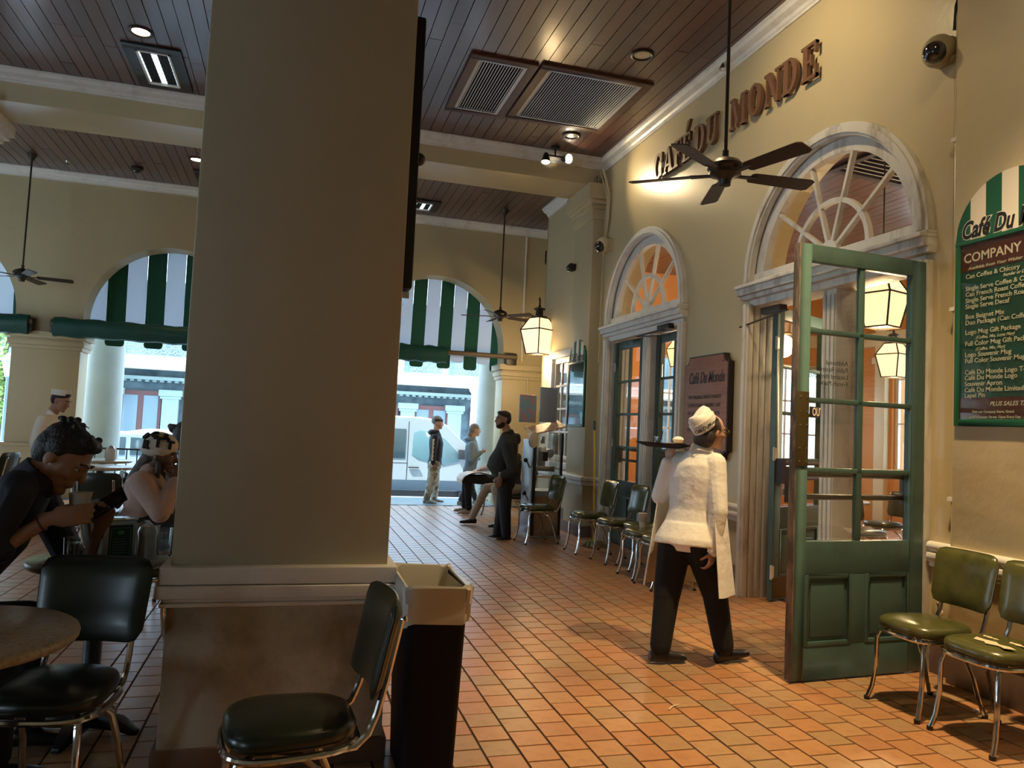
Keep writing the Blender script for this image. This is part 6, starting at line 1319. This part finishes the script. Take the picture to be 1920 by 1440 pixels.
# --- person behind the pillar edge
Yk = 6.1; hC = P(352, 822, Yk); f_h = V(.2, .95, 0)
r, tp, bt, I = person('person with black hair in a bun, almost hidden behind the near pillar', (P(352, 960, Yk).x, Yk, 0), hC, f_h, (0, 0, 1),
    (hC + V(.18, 0, -.24), hC + V(-.18, 0, -.24)), (hC + V(.24, .05, -.50), hC + V(-.24, .05, -.5)), (hC + V(.14, .26, -.52), hC + V(-.14, .26, -.52)),
    (hC + V(.09, 0, -.74), hC + V(-.09, 0, -.74)), (hC + V(.1, .42, -.73), hC + V(-.1, .42, -.73)), (gz(hC + V(.1, .42, 0), .09), gz(hC + V(-.1, .42, 0), .09)), ((0, 1, 0), (0, 1, 0)),
    (skD, mat('olive_jacket', (.08, .09, .06), .8, bump=(9, .5, .02)), blk, blks), vox=.011, top_r=1.9)
hair(r, hC, f_h, (0, 0, 1), hairblk, [(-.02, 0, .045, (.11, .10, .09)), (-.05, 0, .0, (.085, .095, .1)), (-.11, .06, .04, (.05, .05, .05)), (-.05, -.09, .07, (.035, .035, .035)), (-.03, -.12, .085, (.022, .022, .022))])
dup(chD, (hC.x, Yk - .02, 0), PI / 2, 'dark vinyl chair under the person hidden by the pillar')
dup(chD, (P(258, 985, Yg).x + .02, Yg, 0), 0, 'dark vinyl chair under the girl in the pink fleece')
dup(chD, (-1.44, 3.49, 0), 0, 'dark vinyl chair under the man with the phone')
# ------------------------------------------------------------------ street: van, cars, tree, lamp
def side_body(profile, y0, y1, bulge=.05):
    """profile [(x, z)] swept across the width with softened edges"""
    q = MB(); rings = []
    for y, s in ((y0, .0), (y0 + bulge, 1), (y1 - bulge, 1), (y1, .0)):
        cx_ = sum(p[0] for p in profile) / len(profile); cz = sum(p[1] for p in profile) / len(profile)
        rings.append([(cx_ + (x - cx_) * (1 - (1 - s) * .015), y, cz + (z - cz) * (1 - (1 - s) * .04)) for x, z in profile])
    return q.ring(rings)
vw = mat('white_van_paint', (.36, .43, .46), .25, coat=.5); vg = mat('van_tinted_glass', (.05, .09, .11), .06, coat=1); vdark = mat('dark_trim', (.03, .035, .04), .5)
VZ = -.5; vy = 18.0
vx = 4.62   # nose
van = thing('van', 'white passenger van parked at the kerb behind the two people on the sidewalk', 'van', (vx, vy, VZ))
prof = [(-5.6, .38), (-5.6, 1.7), (-5.5, 2.08), (-5.3, 2.12), (-1.7, 2.12), (-1.35, 2.08), (-1.05, 1.96), (-.72, 1.66), (-.42, 1.42), (0.15, 1.26), (.42, 1.12), (.5, .85), (.5, .45), (.4, .36)]
side_body(prof, 0, 2.0, .07).build('van_body', vw, van, smooth=True, angle=30)
MB().prism([(-5.45, 1.12), (-5.45, 1.82), (-2.02, 1.82), (-2.02, 1.12)], (0, -.012, 0), (1, 0, 0), (0, 0, 1), (0, 1, 0), .02).build('side_window', vg, van, bevel=.006)
MB().prism([(-1.86, 1.22), (-1.84, 1.74), (-1.70, 1.80), (-1.40, 1.79), (-1.08, 1.62), (-.66, 1.22), (-.72, 1.08), (-1.1, .98), (-1.72, 1.12)], (0, -.012, 0), (1, 0, 0), (0, 0, 1), (0, 1, 0), .02).build('door_window', mat('light_car_glass', (.14, .27, .31), .08, coat=1), van, bevel=.006)
MB().box(-5.5, .3, -.015, .0, .38, .62).build('side_skirt', mat('grey_blue_skirt', (.06, .10, .14), .5), van, bevel=.005)
MB().box(-1.97, -1.955, -.004, .0, .4, 2.0).box(-5.5, -1.95, -.004, .0, 1.01, 1.02).box(-.55, -.54, -.004, 0, .6, 1.2).build('door_seams', vdark, van)
MB().box(-1.93, -1.68, -.05, -.01, .90, .93).build('door_handle', vdark, van, bevel=.008)
MB().box(-5.4, .2, .1, 1.9, .18, .40).build('underbody', vdark, van)
for x in (-4.3, -.35):
    w_ = MB().lathe([(.30, 0), (.34, .02), (.34, .2), (.30, .22)], (x, -.01, .34), 28, 'y').build('wheel', mat('tyre_rubber', (.02, .02, .02), .8) if 'tyre_rubber' not in bpy.data.materials else bpy.data.materials['tyre_rubber'], van, smooth=True, angle=40)
    MB().lathe([(0, -.012), (.08, -.02), (.2, .0), (.21, .01)], (x, -.01, .34), 20, 'y').build('hubcap', M['steel'], w_, smooth=True)
MB().box(-.75, -.55, -.18, -.02, 1.15, 1.38).build('wing_mirror', vdark, van, bevel=.02)
# person silhouette seats inside are behind tinted glass; cars seen at left
def car(loc, label, paint):
    r = thing('car', label, 'car', loc)
    pf = [(-2.2, .3), (-2.25, .75), (-2.05, .95), (-1.5, 1.02), (-1.0, 1.38), (-.6, 1.46), (.35, 1.45), (.8, 1.32), (1.35, .98), (2.0, .85), (2.2, .7), (2.2, .32)]
    side_body(pf, 0, 1.75, .12).build('car_body', paint, r, smooth=True, angle=30)
    MB().prism([(-1.35, 1.0), (-.95, 1.3), (-.6, 1.37), (-.1, 1.37), (-.1, .98)], (0, -.01, 0), (1, 0, 0), (0, 0, 1), (0, 1, 0), .03).build('rear_window', vg, r, bevel=.005)
    MB().prism([(0.0, .98), (0.0, 1.37), (.35, 1.36), (.72, 1.25), (1.15, .98)], (0, -.01, 0), (1, 0, 0), (0, 0, 1), (0, 1, 0), .03).build('front_window', vg, r, bevel=.005)
    for x in (-1.4, 1.4):
        w_ = MB().lathe([(.28, 0), (.31, .02), (.31, .18), (.28, .2)], (x, -.01, .31), 24, 'y').build('wheel', bpy.data.materials['tyre_rubber'], r, smooth=True, angle=40)
        MB().lathe([(0, -.012), (.19, .0)], (x, -.01, .31), 18, 'y').build('hubcap', M['steel'], w_, smooth=True)
p = PY(262, 850, 18.2); car((p.x - .2, 18.2, -.5), 'pale blue car parked beyond the railing at left', mat('pale_blue_paint', (.35, .5, .62), .25, coat=.6))
p = PY(262, 820, 22.5); car((p.x + .6, 22.5, -.5), 'white car on the far side of the street at left', mat('car_white', (.75, .78, .8), .3, coat=.6))
# tree and street lamp at the left edge
leafm = mat('tree_leaf_green', (.16, .27, .06), .6, rnd=('island', [(.10, .20, .04), (.22, .34, .08), (.32, .42, .14)]))  # greens picked at random per leaf
tx = PY(8, 700, 26)
tr_ = thing('street_tree', 'green street tree beyond the left arch', 'tree', (tx.x, 26, -.5))
MB().tube([(0, 0, 0), (.1, 0, 1.6), (0, .1, 3.2), (.2, 0, 5)], [.2, .16, .13, .08], 10).tube([(.05, 0, 2.2), (-.9, .2, 3.8), (-1.5, .2, 4.8)], [.1, .07, .04], 8).tube([(.05, 0, 2.6), (.9, -.2, 3.9), (1.6, 0, 5)], [.1, .07, .04], 8).build('trunk', mat('bark', (.1, .08, .06), .9), tr_, smooth=True)
q = MB(); random.seed(5)
for k in range(7000):
    a = random.uniform(0, 2 * PI); c_ = random.uniform(-1, 1); rad = random.uniform(.45, 1) ** .5; cl = k % 7
    cxx, czz = ((0, 3.6), (-1.4, 2.9), (1.2, 3.0), (-.6, 4.9), (.9, 4.7), (-2.0, 4.2), (0, 2.0))[cl]; R_ = (1.2, 1.1, 1.1, 1.2, 1.1, 1.0, .9)[cl]
    x = cxx + R_ * rad * math.cos(a) * math.sqrt(1 - c_ * c_); y = R_ * rad * math.sin(a) * math.sqrt(1 - c_ * c_); z = czz + R_ * .8 * rad * c_
    d1 = Vector((random.uniform(-1, 1), random.uniform(-1, 1), random.uniform(-1, 1))).normalized() * .09; d2 = d1.orthogonal().normalized() * .05
    o = Vector((x, y, z)); q.add([o - d1, o + d2, o + d1, o - d2], [(0, 1, 2, 3)])
q.build('foliage', leafm, tr_, kind='stuff')
lx = PY(10, 760, 20); lp = thing('street_lamp', 'old iron street lamp under the tree at the left edge', 'street lamp', (lx.x, 20, -.5))
MB().lathe([(.14, 0), (.12, .3), (.06, .4), (.045, 1.0), (.035, 2.55), (.06, 2.6)], n=14).build('pole', iron, lp, smooth=True)
MB().lathe([(.07, 2.6), (.14, 2.95), (.15, 2.97)], n=6).build('lamp_glass', mat('pale_lamp_glass', (.5, .62, .7), .2), lp); MB().lathe([(.17, 2.96), (.1, 3.1), (.03, 3.16), (.02, 3.28)], n=6).build('lamp_cap', iron, lp)
# brick wall low behind
bw = mat('left_far_wall', (.3, .33, .36), .8)
struct(MB().box(-26, -8.0, 27.2, 27.8, -.5, 1.0).build('wall_street', bw))
